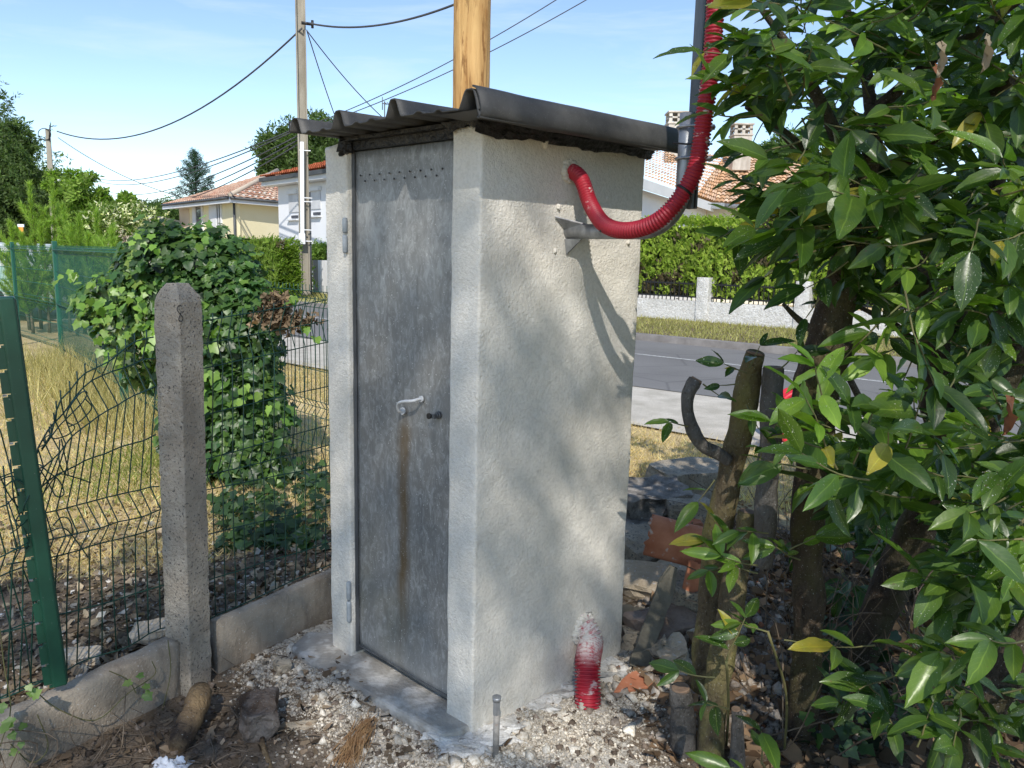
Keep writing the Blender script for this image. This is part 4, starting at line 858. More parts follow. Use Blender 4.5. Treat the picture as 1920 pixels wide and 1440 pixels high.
def chimney(x0,x1,ytop,ybot,Y,parent,name='chimney'):
    a = D((x0+x1)/2,ybot,Y); t = D((x0+x1)/2,ytop,Y); wd = (x1-x0)/F*Y*.95; h = t[2]-a[2]; ch = MB().box(a+ZZ*(h*.36),wd,wd,h*.80).build(name, M_chim, parent, .03)
    m = MB(); c = a*[1,1,0]+ZZ*(a[2]+h*.76); m.box(c+ZZ*.03,wd*1.1,wd*1.1,.07)
    hh = h*.20
    for sx in (-1,0,1):
        for sy in (-1,1): m.box(c+[sx*wd*.42,sy*wd*.42,.066+hh/2],wd*.16,wd*.16,hh)
    m.box(c+[0,0,.066+hh*.5],wd*1.0,wd*1.0,.05); m.box(c+[0,0,.068+hh+.03],wd*1.12,wd*1.12,.06); m.build('chimney_cap', M_chim, ch); return ch
chimney(1247,1284,214,300,31.5,rh); chimney(1368,1402,236,318,34.,rh)
# antenna on a hidden house: mast standing behind the cabinet
q = D(721,240,45.); an = thing('tv_antenna', 'thin television antenna on a mast above the cabinet roof', 'antenna', (q[0],45,0)); m = MB(); m.tube([(q[0],45,0),D(721,190,45.)],.035,5); m.build('mast', M_galvd, an)
m = MB(); m.tube([D(717,194,45.),D(760,199,45.)],.025,4); [m.tube([D(x,192+(x-717)*.1,45.)+[-.0,-.25,0],D(x,192+(x-717)*.1,45.)+[0,.25,0],],.02,4) for x in range(722,760,5)]; m.tube([D(717,182,45.),D(717,206,45.)],.025,4); [m.tube([D(x,193,45.),D(x,197,45.)],.018,4) for x in range(724,758,7)]; m.build('boom', M_galvd, an)
# ================================================================ VAN
vb = D(-10,500,17.)*[1,1,0]; van = thing('white_van', 'white parked van with dark windows and pale teal side panel at the left edge', 'van', D(38,500,16.)*[1,1,0])
vx = np.array([-.85,.527,0]); vy = np.array([.527,.85,0]); vb = D(38,500,16.)*[1,1,0]+vx*4.7+vy*.95; zr = D(0,453,16.)[2]
def vq(a,b,z): return vb+vx*a+vy*b+ZZ*z
prf = [(-4.6,.35),(-4.7,.9),(-4.6,1.55),(-4.45,zr-.05),(-1.2,zr),(-.35,zr-.08),(.28,1.22),(1.02,.95),(1.12,.5),(1.0,.3)]
MB().prism([vq(a,-.95,z) for a,z in prf], vy*0, vy*1.9).build('body', M_van, van, .06, None, 3)
m = MB(); m.prism([vq(a,-.957,z) for a,z in [(-3.9,1.28),(-3.9,zr-.18),(-.95,zr-.18),(-.62,zr-.18),(-.1,1.28)]], vy*0, vy*.02); m.build('side_window', M_glass, van)
m = MB(); m.prism([vq(a,-.955,z) for a,z in [(-4.3,.62),(-4.3,1.16),(.2,1.16),(.6,.62)]], vy*0, vy*.02); m.build('side_stripe', M_teal, van)
m = MB(); m.add([vq(-.30,-.85,zr-.14)+vx*.05,vq(.24,-.85,1.27)+vx*.05,vq(.24,.85,1.27)+vx*.05,vq(-.30,.85,zr-.14)+vx*.05],[(0,1,2,3)]); m.build('windscreen', M_glass, van)
for a in (-3.7,.35):
    for b in (-.96,.76):
        wl = MB().tube([vq(a,b,.33),vq(a,b+.2,.33)],.33,24).build('wheel', M_rubber, van); MB().tube([vq(a,b-.004,.33),vq(a,b+.204,.33)],.19,20).build('rim', M_galv, wl)
m = MB().tube([vq(-1.6,-.5,zr),vq(-1.7,-.5,zr+.25)],.01,5).build('antenna', M_black, van)
# ================================================================ WHITE ROCKY WALL, PILLARS, RAILING, HEDGE
wt = thing('white_rocky_wall', 'low white rocky roughcast wall with square pillars across the road', 'wall', st(6,17.95,.12))
m = MB(); lo = MB()
wall_b = 17.95
def rockybox(a0,a1,b0,b1,z0,z1,res,seed):
    m_ = MB(); na = max(2,int((a1-a0)/res)); nzv = max(2,int((z1-z0)/res)); vs = []
    for j in range(nzv+1):
        for i in range(na+1):
            a = a0+(a1-a0)*i/na; z = z0+(z1-z0)*j/nzv; q = st(a,b0,z); vs.append(q-BE*(.02+.03*nz(q,6,seed)+.02*nz(q,15,seed))*(1 if 0<i<na else 0))
    fs = [(j*(na+1)+i+1,j*(na+1)+i,(j+1)*(na+1)+i,(j+1)*(na+1)+i+1) for j in range(nzv) for i in range(na)]
    m_.add(vs, fs, True); m_.hexa([st(a0,b0+.01,z0),st(a1,b0+.01,z0),st(a1,b1,z0),st(a0,b1,z0),st(a0,b0+.01,z1),st(a1,b0+.01,z1),st(a1,b1,z1),st(a0,b1,z1)]); return m_
PA = [8.82,6.35]
for (x) in (1317,1503): pass
pa1 = float(np.dot(PL(1317,600,st(0,wall_b),AL),AL)); pa2 = float(np.dot(PL(1503,600,st(0,wall_b),AL),AL)); sp = pa1-pa2
def along(a): return a
rockybox(-20,26,wall_b,wall_b+.22,.05,.62,.12,1).build('wall', M_rwhite, wt)
for k in range(-6,7):
    a = pa1+sp*k
    if a > 20: continue
    rockybox(a-.16,a+.16,wall_b-.06,wall_b+.30,.05,1.22,.06,k).build('pillar', M_rwhite, wt)
for k in range(-6,5):
    a = pa1+sp*k+.18; m = MB(); L = sp-.36
    for z in (.72,1.05): m.box(st(a+L/2,wall_b+.10,z),L,.03,.04,AL,BE)
    for i in range(int(L/.12)): m.box(st(a+.06+i*.12,wall_b+.10,.86),.02,.02,.5,AL,BE)
    m.build('railing', M_rail, wt)
def hedge(name, label, a0, a1, b0, b1, z0, z1, n, cols, size, parent_loc, mode='st', lump=.16, seed=1, dead=0.06):
    t = thing(name, label, 'hedge', parent_loc); f = st if mode=='st' else mode
    r = np.random.default_rng(seed); A = r.uniform(a0,a1,n); side = r.random(n); B = np.where(side<.62,b0,r.uniform(b0,b1,n)); Z = np.where(side<.62,z0+(z1-z0)*r.random(n)**.8,z1); s3 = side>(.94 if a1-a0>10 else .74); A = np.where(s3,np.where(r.random(n)<.5,a0,a1),A); B = np.where(s3,r.uniform(b0,b1,n),B); Z = np.where(s3,r.uniform(z0,z1,n),Z)
    pos = np.array([f(a,b,z) for a,b,z in zip(A,B,Z)]); nb = (f(0,1,0)-f(0,0,0)); disp = np.array([lump*nz(p,1.6,seed)+lump*.7*nz(p,4.5,seed) for p in pos]); out = np.where((side<.62)[:,None],-nb[None,:],np.array([[0,0,1.]]))
    pos = pos+out*disp[:,None]+r.normal(0,.035,(n,3)); nrm = out+r.normal(0,.45,(n,3)); tip = np.array([[0,0,.9]])+out*.5+r.normal(0,.55,(n,3))
    c = colvar(n,cols[0],cols[1],.22); dd = np.array([nz(p,2.3,seed+5) for p in pos]); dk = dd>(.42-dead); c[dk] = colvar(int(dk.sum()),(.10,.075,.04),(.16,.12,.07),.2)
    hv = [(0,0,0),(.09,.2,.03),(.20,.42,.0),(.07,.45,.03),(.15,.75,0),(.03,.7,.02),(0,1.,0),(-.03,.7,.02),(-.15,.72,0),(-.07,.45,.03),(-.2,.38,0),(-.09,.2,.03)]; hf = [(0,1,11),(1,2,3),(1,3,9),(1,9,11),(9,10,11),(3,4,5),(3,5,7),(3,7,9),(7,8,9),(5,6,7)]
    scatter('foliage', hv, hf, pos, frames(nrm,tip), r.uniform(.7,1.3,n)*size, c, M_hedge, t, None, .02)
    m = MB(); na = int((a1-a0)/.25)+1; nh = 8; vs = []
    e = lump*.8+.04
    for i in range(na+1):
        for j in range(nh+1):
            p = f(a0+e+(a1-a0-2*e)*i/na,b0+e,z0+.02+(z1-z0-e)*j/nh); vs.append(p)
        vs.append(f(a0+e+(a1-a0-2*e)*i/na,b1-e,z1-e)); vs.append(f(a0+e+(a1-a0-2*e)*i/na,b1-e,z0))
    k = nh+3; m.add(vs,[(i*k+j,(i+1)*k+j,(i+1)*k+j+1,i*k+j+1) for i in range(na) for j in range(k-1)]+[tuple(range(k)),tuple(na*k+j for j in range(k))[::-1]]); m.build('dark_core', M_core, t); return t  # closed dark hull added to imitate the shade inside the hedge
hedge('clipped_hedge','long clipped bright green conifer hedge rising behind the white rocky wall', -14, 12.5, 18.12, 19.6, .68, 2.62, 42000, ((.17,.25,.026),(.33,.40,.06)), .17, st(6,18.7,.1), dead=.09)
hedge('clipped_hedge','square clipped light green hedge in front of the yellow house', 0, 4.6, 0, .8, .1, 1.85, 10000, ((.13,.20,.025),(.22,.29,.05)), .20, D(500,545,25.)*[1,1,0], mode=lambda a,b,z: D(524,520,24.)*[1,1,0]+np.array([-.80,.6,0])*a+np.array([.6,.8,0])*b+ZZ*z, seed=4, dead=-.1)
# ================================================================ CHERRY LAURELS
def unit(v): v = np.array(v,dtype=float); return v/(np.linalg.norm(v)+1e-9)
class Leaves:
    def __init__(s): s.p=[]; s.n=[]; s.t=[]; s.s=[]; s.c=[]; s.tw=MB()
    def sprig(s, p0, d, n, size, c1, c2, r, L=None, up=.75, thick=.0028):
        d = unit(d); L = L or size*(.35+.16*n); side = unit(np.cross(d,[0,0,1])+np.array([1e-3,0,0])); pts = [np.array(p0,dtype=float)]; dd = d.copy(); k = n+1
        for i in range(k): dd = unit(dd+np.array([r.gauss(0,.07),r.gauss(0,.07),r.gauss(.03,.06)])); pts.append(pts[-1]+dd*L/k)
        s.tw.tube(pts, [thick*(1-.5*i/k) for i in range(k+1)], 5, False)
        upv = np.array([0,-.35,1.])*up
        for i in range(n):
            q = pts[min(k,i+2)] if i < n-2 else pts[-1]; dr = unit(pts[min(k,i+2)]-pts[i]); a = i*2.4+r.uniform(-.4,.4); sv = unit(np.cross(dr,[.1,.2,1])); tv = np.cross(dr,sv)
            sp_ = r.uniform(.55,1.25) if i < n-1 else .15
            tip = dr*math.cos(sp_)+(sv*math.cos(a)+tv*math.sin(a)*.8)*math.sin(sp_)+np.array([0,0,-.06]); tip = unit(tip); nn = unit(upv*.8+np.array([r.gauss(0,.35),r.gauss(0,.35)-.1,r.gauss(0,.25)])+ (-(sv*math.cos(a)+tv*math.sin(a)))*-.0)
            t = r.random(); ls = size*r.uniform(.5,1.18)*(1 if i>0 else .85); cc = (np.array(c1)*(1-t)+np.array(c2)*t)*r.uniform(.7,1.25) if r.random()>.018 else np.array((.32,.27,.04))
            s.p.append(q); s.n.append(nn); s.t.append(tip); s.s.append((ls*r.uniform(.85,1.15),ls,ls)); s.c.append(cc)
    def build(s, mat, parent, nm='foliage'):
        if not s.p: return
        scatter(nm, LV, LF, np.array(s.p), frames(np.array(s.n),np.array(s.t)), np.array(s.s), np.clip(np.array(s.c),.004,.8), mat, parent, LUV, .006)
        s.tw.build('twig', M_twigg, parent)
M_twigg = simple('green_twig', (.09,.10,.035), (.16,.14,.06), 20, .7, .2, 60)
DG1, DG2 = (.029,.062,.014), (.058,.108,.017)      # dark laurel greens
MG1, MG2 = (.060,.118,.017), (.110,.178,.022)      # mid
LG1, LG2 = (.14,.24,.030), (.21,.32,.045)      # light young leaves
def inpoly(x, y, P):
    c = False; j = len(P)-1
    for i in range(len(P)):
        if (P[i][1]>y) != (P[j][1]>y) and x < (P[j][0]-P[i][0])*(y-P[i][1])/(P[j][1]-P[i][1])+P[i][0]: c = not c
        j = i
    return c
def fillpoly(Lv, poly, n, Y0, Y1, size, cols, r, dirf, nl=(5,8), holes=()):
    xs = [p[0] for p in poly]; ys = [p[1] for p in poly]; k = 0; tries = 0
    while k < n and tries < n*60:
        tries += 1; x = r.uniform(min(xs),max(xs)); y = r.uniform(min(ys),max(ys))
        if not inpoly(x,y,poly) or any((x-h[0])**2/h[2]**2+(y-h[1])**2/h[3]**2 < 1 for h in holes): continue
        Y = r.uniform(Y0,Y1); p = D(x,y,Y)
        if p[2] < .03: continue
        c = r.choices(cols[0::2], weights=cols[1::2])[0]; Lv.sprig(p, dirf(x,y,r), r.randint(*nl), size*r.uniform(.85,1.15), c[0], c[1], r); k += 1
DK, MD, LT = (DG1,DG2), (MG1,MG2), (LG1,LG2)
rr = random.Random(11)
def trunk(mb, pts, rad, Y, seg=16, n=7):    # pts px, radii px
    Ys = [Y]*len(pts) if np.isscalar(Y) else Y; P = [D(x,y,yy) for (x,y),yy in zip(pts,Ys)]; R_ = [a/F*yy*1.02 for a,yy in zip(rad,Ys)]
    Q, W = cr(P, n, R_); W = [w_*(1+.16*nz(q,9)+.10*nz(q,28)) for q,w_ in zip(Q,W)]; Q = [q+np.array([.006*nz(q,7,1),.006*nz(q,7,2),0]) for q in Q]; mb.tube(Q, W, seg)
# --- main laurel: mossy trunk, upper left crown
bL = D(1500,1405,2.37); L1 = thing('cherry_laurel', 'large cherry laurel with straight mossy trunk, its glossy crown reaching over to the red conduit', 'laurel', bL, 'cherry laurel bushes')
m = MB(); trunk(m, [(1490,1450),(1503,1370),(1512,1240),(1516,1100),(1512,980),(1525,860),(1530,760),(1540,690),(1556,620),(1580,520),(1600,430),(1625,330),(1650,200)], [38,31,29,29,30,34,40,42,36,29,25,20,14], 2.42)
trunk(m, [(1555,700),(1580,660),(1598,630),(1603,618)], [22,20,18,15], 2.34, 12)
m.build('trunk', M_barkm, L1); m = MB()
for pts,rd,Y in [([(1600,430),(1540,330),(1470,250),(1400,200)],[18,13,9,5],[2.42,2.35,2.3,2.2]),([(1610,380),(1560,240),(1500,120),(1430,20)],[16,12,8,5],[2.42,2.4,2.35,2.3]),([(1640,250),(1620,120),(1580,0),(1560,-80)],[12,10,7,5],[2.42,2.5,2.5,2.5]),([(1590,480),(1520,440),(1450,400),(1400,380)],[12,8,6,3],[2.42,2.3,2.2,2.15]),([(1650,200),(1740,120),(1830,60),(1930,-10)],[12,10,8,6],[2.42,2.3,2.1,2.]),([(1620,330),(1700,300),(1800,210),(1900,150)],[14,12,11,9],[2.5,2.4,2.2,2.0]),([(1550,640),(1500,600),(1470,570)],[10,6,3],[2.4,2.5,2.5])]: trunk(m, pts, rd, Y, 9, 5)
m.build('branch', M_barkd, L1)
Lv = Leaves()
crown = [(1450,-60),(1430,20),(1430,80),(1435,130),(1425,175),(1440,225),(1500,260),(1560,290),(1640,320),(1760,330),(1960,360),(1980,-100),(1360,-110)]
left_down = lambda x,y,r: (-.75+r.gauss(0,.35),-.35+r.gauss(0,.3),-.10+r.gauss(0,.3))
rand_dir = lambda x,y,r: (r.gauss(-.25,.7),r.gauss(-.45,.4),r.gauss(.0,.35))
fillpoly(Lv, crown, 170, 1.95, 2.9, .125, [DK,5,MD,4,LT,1.2], rr, rand_dir, (5,8), [(1655,170,26,22),(1700,225,30,18),(1560,228,14,10)])
fillpoly(Lv, [(1440,60),(1450,170),(1510,240),(1540,150),(1500,0),(1460,-20)], 17, 1.9, 2.4, .115, [DK,4,MD,5,LT,1], rr, left_down, (5,8))
c2 = [(1490,300),(1475,345),(1470,400),(1500,440),(1560,470),(1650,500),(1690,545),(1770,550),(1960,520),(1960,330),(1560,280)]
fillpoly(Lv, c2, 105, 1.8, 2.9, .125, [DK,6,MD,3,LT,1.0], rr, lambda x,y,r: (-.5+r.gauss(0,.5),-.35+r.gauss(0,.3),-.35+r.gauss(0,.3)), (5,8), [(1690,235,40,26),(1740,205,16,20),(1500,430,14,25),(1800,370,26,14),(1600,560,22,16)])
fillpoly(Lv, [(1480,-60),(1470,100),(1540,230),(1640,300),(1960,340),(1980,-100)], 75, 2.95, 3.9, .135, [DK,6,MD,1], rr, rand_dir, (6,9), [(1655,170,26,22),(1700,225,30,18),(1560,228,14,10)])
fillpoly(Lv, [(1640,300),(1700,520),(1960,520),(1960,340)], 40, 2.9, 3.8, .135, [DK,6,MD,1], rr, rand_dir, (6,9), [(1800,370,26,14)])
# individually placed sprigs (photo-legible ones)
for (x,y,Y,d,n,sz,c) in [(1415,160,2.0,(-1,-.1,.1),5,.10,MD),(1430,215,2.0,(-1,-.1,-.1),5,.12,MD),(1450,80,2.05,(-1,-.1,.05),5,.10,MD),(1450,20,2.0,(-1,0,.1),4,.10,MD),(1500,265,2.0,(-1,-.1,-.35),5,.11,DK),(1470,320,2.0,(-.7,0,.35),4,.08,DK),(1470,355,2.0,(-1,-.1,-.1),5,.11,DK),(1500,380,2.0,(-.9,-.1,-.5),5,.11,DK),(1540,400,2.0,(-.9,-.2,-.2),5,.12,DK),
   (1530,470,2.0,(-.8,0,-.4),5,.12,DK),(1550,540,2.0,(-.5,0,-.7),3,.11,DK),(1480,420,2.05,(-.9,0,-.5),5,.12,DK),(1540,840,1.75,(-.9,-.1,.2),5,.12,LT),(1590,490,1.95,(-.6,-.1,-.6),4,.12,DK),(1560,420,1.85,(-.8,-.4,-.1),6,.16,MD),(1650,375,1.8,(-.8,-.4,0),6,.16,MD),(1560,330,1.9,(-.9,-.3,.1),6,.13,MD),
   (1690,570,2.0,(-.6,-.2,-.5),4,.13,MD),(1650,600,2.0,(-.5,-.3,-.8),5,.14,LT)]: Lv.sprig(D(x,y,Y), d, n, sz, c[0], c[1], rr)
Lv.build(M_lleaf, L1)
# --- right laurel with forked dark trunk
bR = D(1610,1235,2.9)*[1,1,0]+ZZ*.0; L2 = thing('cherry_laurel', 'wide cherry laurel at the right edge with dark forked leaning trunk', 'laurel', bR, 'cherry laurel bushes')
m = MB(); trunk(m, [(1560,1300),(1615,1215),(1660,1120),(1700,1030),(1745,940),(1790,860),(1840,770),(1895,680),(1960,590)], [34,34,34,33,34,38,36,32,28], [2.9,2.85,2.8,2.75,2.65,2.6,2.5,2.45,2.4])
trunk(m, [(1790,850),(1762,770),(1752,690),(1742,610),(1722,540),(1705,440),(1690,330)], [34,31,30,28,22,18,14], [2.6,2.6,2.6,2.6,2.6,2.65,2.7]); trunk(m,[(1748,640),(1790,590),(1810,520),(1850,420),(1880,300)],[22,20,17,14,10],[2.6,2.55,2.55,2.5,2.5])
trunk(m, [(1762,700),(1690,620),(1640,590),(1600,570)], [9,7,5,3], [2.6,2.6,2.6,2.6],8); trunk(m,[(1740,620),(1700,560),(1680,530)],[10,7,4],[2.55,2.5,2.45],8); trunk(m,[(1890,690),(1860,640),(1850,600),(1920,560)],[12,10,9,6],[2.45,2.4,2.3,2.2],8)
m.build('trunk', M_barkd, L2)
Lv = Leaves()
fillpoly(Lv, [(1560,610),(1640,560),(1700,620),(1720,700),(1690,760),(1640,700),(1620,640)], 5, 2.1, 2.6, .13, [DK,4,MD,4,LT,2], rr, rand_dir, (4,6))
fillpoly(Lv, [(1820,560),(1960,480),(1960,830),(1840,720),(1800,640)], 34, 2.0, 3.2, .13, [DK,7,MD,3], rr, rand_dir, (5,8))
low = [(1560,860),(1600,800),(1680,800),(1760,760),(1840,790),(1960,770),(1960,960),(1800,930),(1720,960),(1600,930)]
fillpoly(Lv, low, 62, 1.8, 2.4, .118, [DK,5,MD,4,LT,1.], rr, lambda x,y,r: (-.6+r.gauss(0,.5),-.4+r.gauss(0,.3),.1+r.gauss(0,.3)), (5,8), [(1665,790,20,30)])
fillpoly(Lv, [(1860,930),(1960,900),(1960,1180),(1920,1160),(1850,1100),(1850,1010)], 40, 1.75, 2.4, .125, [DK,5,MD,4,LT,.3], rr, left_down, (5,8))
for (x,y,Y,d,n,sz,c) in [(1570,880,1.75,(-.35,-.2,.5),8,.135,LT),(1560,790,1.75,(-.4,-.1,.7),5,.13,LT),(1600,870,1.8,(.2,-.2,.8),5,.13,MD),(1690,860,1.8,(.1,-.2,.9),6,.13,MD),(1650,880,1.7,(-.1,-.5,.5),6,.12,MD),(1630,900,1.65,(-.9,-.2,.1),6,.135,MD),(1520,880,1.9,(-.9,-.1,.0),4,.12,MD),(1800,900,1.8,(-.9,-.3,.1),6,.13,DK),(1890,930,1.75,(-.7,-.5,-.2),6,.13,MD),(1920,1010,1.7,(-.8,-.4,.1),6,.13,DK),(1900,1080,1.75,(-.8,-.4,-.1),6,.12,DK),
    (1400,1010,2.05,(-.9,-.2,-.1),4,.12,MD),(1440,1000,2.0,(-.5,-.3,.1),5,.11,MD),(1420,1060,2.0,(-.8,-.2,.1),4,.12,LT),(1760,760,1.9,(.2,-.2,.8),6,.12,DK)]: Lv.sprig(D(x,y,Y), d, n, sz, c[0], c[1], rr)
Lv.build(M_lleaf, L2)
# --- third laurel, low at bottom right
L3 = thing('cherry_laurel', 'low cherry laurel shoots around a slanting trunk in the bottom right corner', 'laurel', D(1740,1470,1.9)*[1,1,0], 'cherry laurel bushes')
m = MB(); trunk(m, [(1690,1560),(1770,1450),(1835,1350),(1880,1270),(1960,1150)], [34,36,34,30,26], [1.95,1.95,1.95,1.95,1.95]); m.build('trunk', M_barkd, L3); Lv = Leaves()
for (x,y,Y,d,n,sz,c) in [(1640,1210,2.0,(-.95,-.1,-.05),3,.15,MD),(1690,1260,1.9,(-.6,-.3,-.2),5,.12,DK),(1690,1250,1.9,(.3,-.1,.5),5,.10,MD),(1800,1300,1.75,(-.6,-.2,.4),6,.12,MD),(1800,1330,1.75,(-.2,-.5,-.1),5,.12,MD),(1880,1300,1.8,(.5,-.2,.3),5,.11,DK),(1720,1400,1.75,(.0,-.2,.8),6,.10,DK),(1690,1380,1.8,(-.4,-.2,.5),5,.10,DK),(1850,1240,1.7,(-.7,-.2,.2),6,.13,MD),(1930,1200,1.6,(-.6,-.4,.1),6,.13,MD),(1590,1330,2.0,(-.4,-.4,.4),5,.10,DK),(1660,1310,1.95,(-.6,-.3,.3),4,.12,DK)]: Lv.sprig(D(x,y,Y), d, n, sz, c[0], c[1], rr)
fillpoly(Lv, [(1760,1180),(1960,1150),(1960,1460),(1850,1440),(1740,1300)], 28, 1.8, 2.6, .12, [DK,6,MD,2], rr, rand_dir, (4,7))
Lv.build(M_lleaf, L3)
# young seedling shoots standing by the stumps
for lb, base, items in [('young laurel seedling with white-splashed leaves between the cut stumps', (1362,1400), [(1362,1240,2.0,(.05,-.2,.6),6,.115,DK),(1365,1330,2.0,(-.3,-.2,.2),4,.10,DK),(1340,1270,2.0,(-.9,-.1,.1),3,.12,DK)]), ('single upright young laurel shoot near the bottom edge beside the mossy trunk', (1430,1450), [(1428,1430,1.95,(.0,-.15,1),3,.12,DK),(1420,1450,1.9,(-.6,-.2,.2),3,.11,MD)]), ('thin laurel shoot with bright leaves arching in front of the mossy trunk', (1470,1420), [(1440,1185,2.0,(-.7,-.1,.25),5,.075,MD),(1470,1200,2.0,(.6,-.1,.0),3,.08,MD),(1500,1050,2.1,(-.6,-.3,.2),5,.09,MD),(1480,1030,2.05,(.6,-.1,.4),3,.09,MD),(1420,1075,2.0,(-.8,-.1,.2),4,.11,MD)])]:
    q = G(*base); t = thing('laurel_seedling', lb, 'seedling', q); Lv = Leaves(); Lv.tw.tube(cr([q, D(base[0]+4,(base[1]+items[0][1])/2,(q[1]+items[0][2])/2), D(items[0][0],items[0][1],items[0][2])],5), .004, 6)
    for it in items: Lv.sprig(D(it[0],it[1],it[2]), it[3], it[4], it[5], it[6][0], it[6][1], rr)
    Lv.build(M_lleaf, t)
# --- cut stems
def stump(label, pts, rad, Y, mat, cutdir=None, sprigs=()):
    P0 = D(*pts[0],Y if np.isscalar(Y) else Y[0]); t = thing('cut_laurel_stem', label, 'cut stem', P0*[1,1,0], 'cut laurel stems'); m = MB(); trunk(m, pts, rad, Y, 18); m.build('stem', mat, t)
    Yl = Y if np.isscalar(Y) else Y[-1]; e = D(*pts[-1],Yl); pr = D(*pts[-2],Yl); dr = unit(e-pr); MB().tube([e-dr*.004,e+dr*.004],[rad[-1]/F*Yl*1.0,rad[-1]/F*Yl*.86],16,True,True).build('cut_face', M_cut, t)
    if sprigs:
        Lv = Leaves(); [Lv.sprig(D(s[0],s[1],s[2]), s[3], s[4], s[5], s[6][0], s[6][1], rr) for s in sprigs]; Lv.build(M_lleaf, t)
stump('tall cut laurel stem with yellow lichen at its foot, leafy shoots at its dark top', [(1318,1290),(1332,1140),(1346,1000),(1372,880),(1392,780),(1404,710),(1416,662)], [26,25,26,25,23,22,17], [2.55,2.52,2.5,2.48,2.45,2.43,2.4], M_barky, None, [(1400,700,2.35,(-.5,-.1,.2),4,.085,DK),(1405,690,2.35,(.3,-.1,.5),3,.09,DK),(1385,720,2.3,(-.7,-.1,-.1),2,.09,DK),(1400,760,2.3,(.2,-.3,-.6),3,.10,DK),(1340,900,2.4,(-.5,-.2,-.7),3,.11,MD),(1370,1060,2.4,(-.7,-.2,-.2),3,.11,MD)])
stump('upright grey cut laurel stem with pale patches and a dark rounded top', [(1430,1060),(1436,960),(1443,860),(1446,770),(1450,690)], [21,21,21,22,20], 2.35, M_barkg, None, [(1465,690,2.3,(.6,-.1,.6),2,.10,DK),(1420,880,2.25,(.1,-.2,.8),2,.10,DK),(1440,830,2.3,(-.1,-.2,.6),1,.09,DK)])
stump('thin curved grey cut laurel stem bending like a hook towards the cabinet', [(1368,866),(1345,850),(1318,836),(1298,808),(1288,772),(1290,742),(1300,722),(1306,712)], [10,12,11,13,11,12,14,12], 2.42, M_barkg, None, [(1290,800,2.4,(-.5,-.1,.1),3,.075,MD),(1318,720,2.4,(.7,-.1,-.5),2,.09,DK)])
stump('leaning brown cut laurel stem, lit yellow painted into its bark, right of the tall lichen stem', [(1330,1470),(1338,1330),(1355,1230),(1372,1130),(1388,1040),(1402,960)], [28,26,25,24,22,18], [2.28,2.3,2.32,2.35,2.4,2.42], M_barky)  # yellow of the lit stem is put into its bark colour
stump('short thick grey laurel stump with white splashes left of the leaning stems', [(1285,1460),(1282,1400),(1280,1330),(1276,1290)], [27,26,24,20], 2.33, M_barkg)
stump('slim dark laurel stem between the leaning stem and the mossy trunk at the bottom edge', [(1380,1480),(1384,1400),(1380,1330)], [16,14,10], 2.2, M_barkg)
# dead brown leaves hanging in the laurels
for (x,y,Y,sz,lb) in [(1893,740,1.7,.09,'long curled brown dead leaf hanging at the right edge'),(1850,60,1.7,.075,'pale crumpled dead leaf in the upper right crown'),(1765,75,1.7,.07,'pale ragged dead leaf left of the other one in the crown'),(1755,120,1.75,.07,'brown folded dead leaf under the ragged pale one')]:
    q = D(x,y,Y); c = np.array([[.22,.09,.05]]) if 'brown' in lb else np.array([[.30,.24,.17]]); o = scatter('dead_leaf', [(a*1.25*math.cos(b*2.2)+.03*math.sin(i*2.3),b+.02*math.sin(i*1.7),cc+a*1.4*math.sin(b*2.2)+.03*math.sin(i*1.3)) for i,(a,b,cc) in enumerate(LV)], LF, np.array([q]), frames(np.array([[.2,-1.,.1]]),np.array([[.1,-.1,-1.]])), np.array([sz]), c, M_dry, None, LUV, .03, q); tag(o, lb, 'dead leaf')
# dark undergrowth behind the laurel: a further bush, seen only through gaps
L4 = thing('cherry_laurel', 'shaded cherry laurel farther back, seen dark between the nearer trunks at the lower right', 'laurel', (2.4,4.3,0), 'cherry laurel bushes'); Lv = Leaves(); r4 = random.Random(5)
m = MB(); [m.tube(cr([(x,4.2+.3*i,0),(x+.1,4.2+.3*i,.5),(x+.3*((i%2)*2-1),4.3+.2*i,1.3)],5),[.035-.02*k/10 for k in range(11)],8) for i,x in enumerate((2.0,2.5,3.0))]; m.build('trunk', M_barkd, L4)
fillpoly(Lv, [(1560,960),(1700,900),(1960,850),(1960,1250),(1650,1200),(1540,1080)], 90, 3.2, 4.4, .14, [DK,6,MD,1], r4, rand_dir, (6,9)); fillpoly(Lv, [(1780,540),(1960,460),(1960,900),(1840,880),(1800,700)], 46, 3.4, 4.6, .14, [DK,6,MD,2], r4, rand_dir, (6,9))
Lv.build(M_lleaf, L4)
# tangle of fine dead twigs under the laurels
m = MB(); r5 = random.Random(8)
for k in range(190):
    x = r5.uniform(1400,1930); y = r5.uniform(1000,1430); p = G(x,y); p = p*(np.array([1,1,0])); 
    if p[1] > 5: continue
    q = p+[r5.gauss(0,.25),r5.gauss(0,.25),r5.uniform(.05,.6)]; md = (p+q)/2+np.array([r5.gauss(0,.06) for _ in range(3)]); m.tube(cr([p,md,q],3), r5.uniform(.0012,.003), 4, False)
tag(m.build('dead_twigs', M_twig, None, 0, (1.6,2.8,0)), 'tangle of thin dead twigs under the laurels', 'twigs', None, 'stuff')
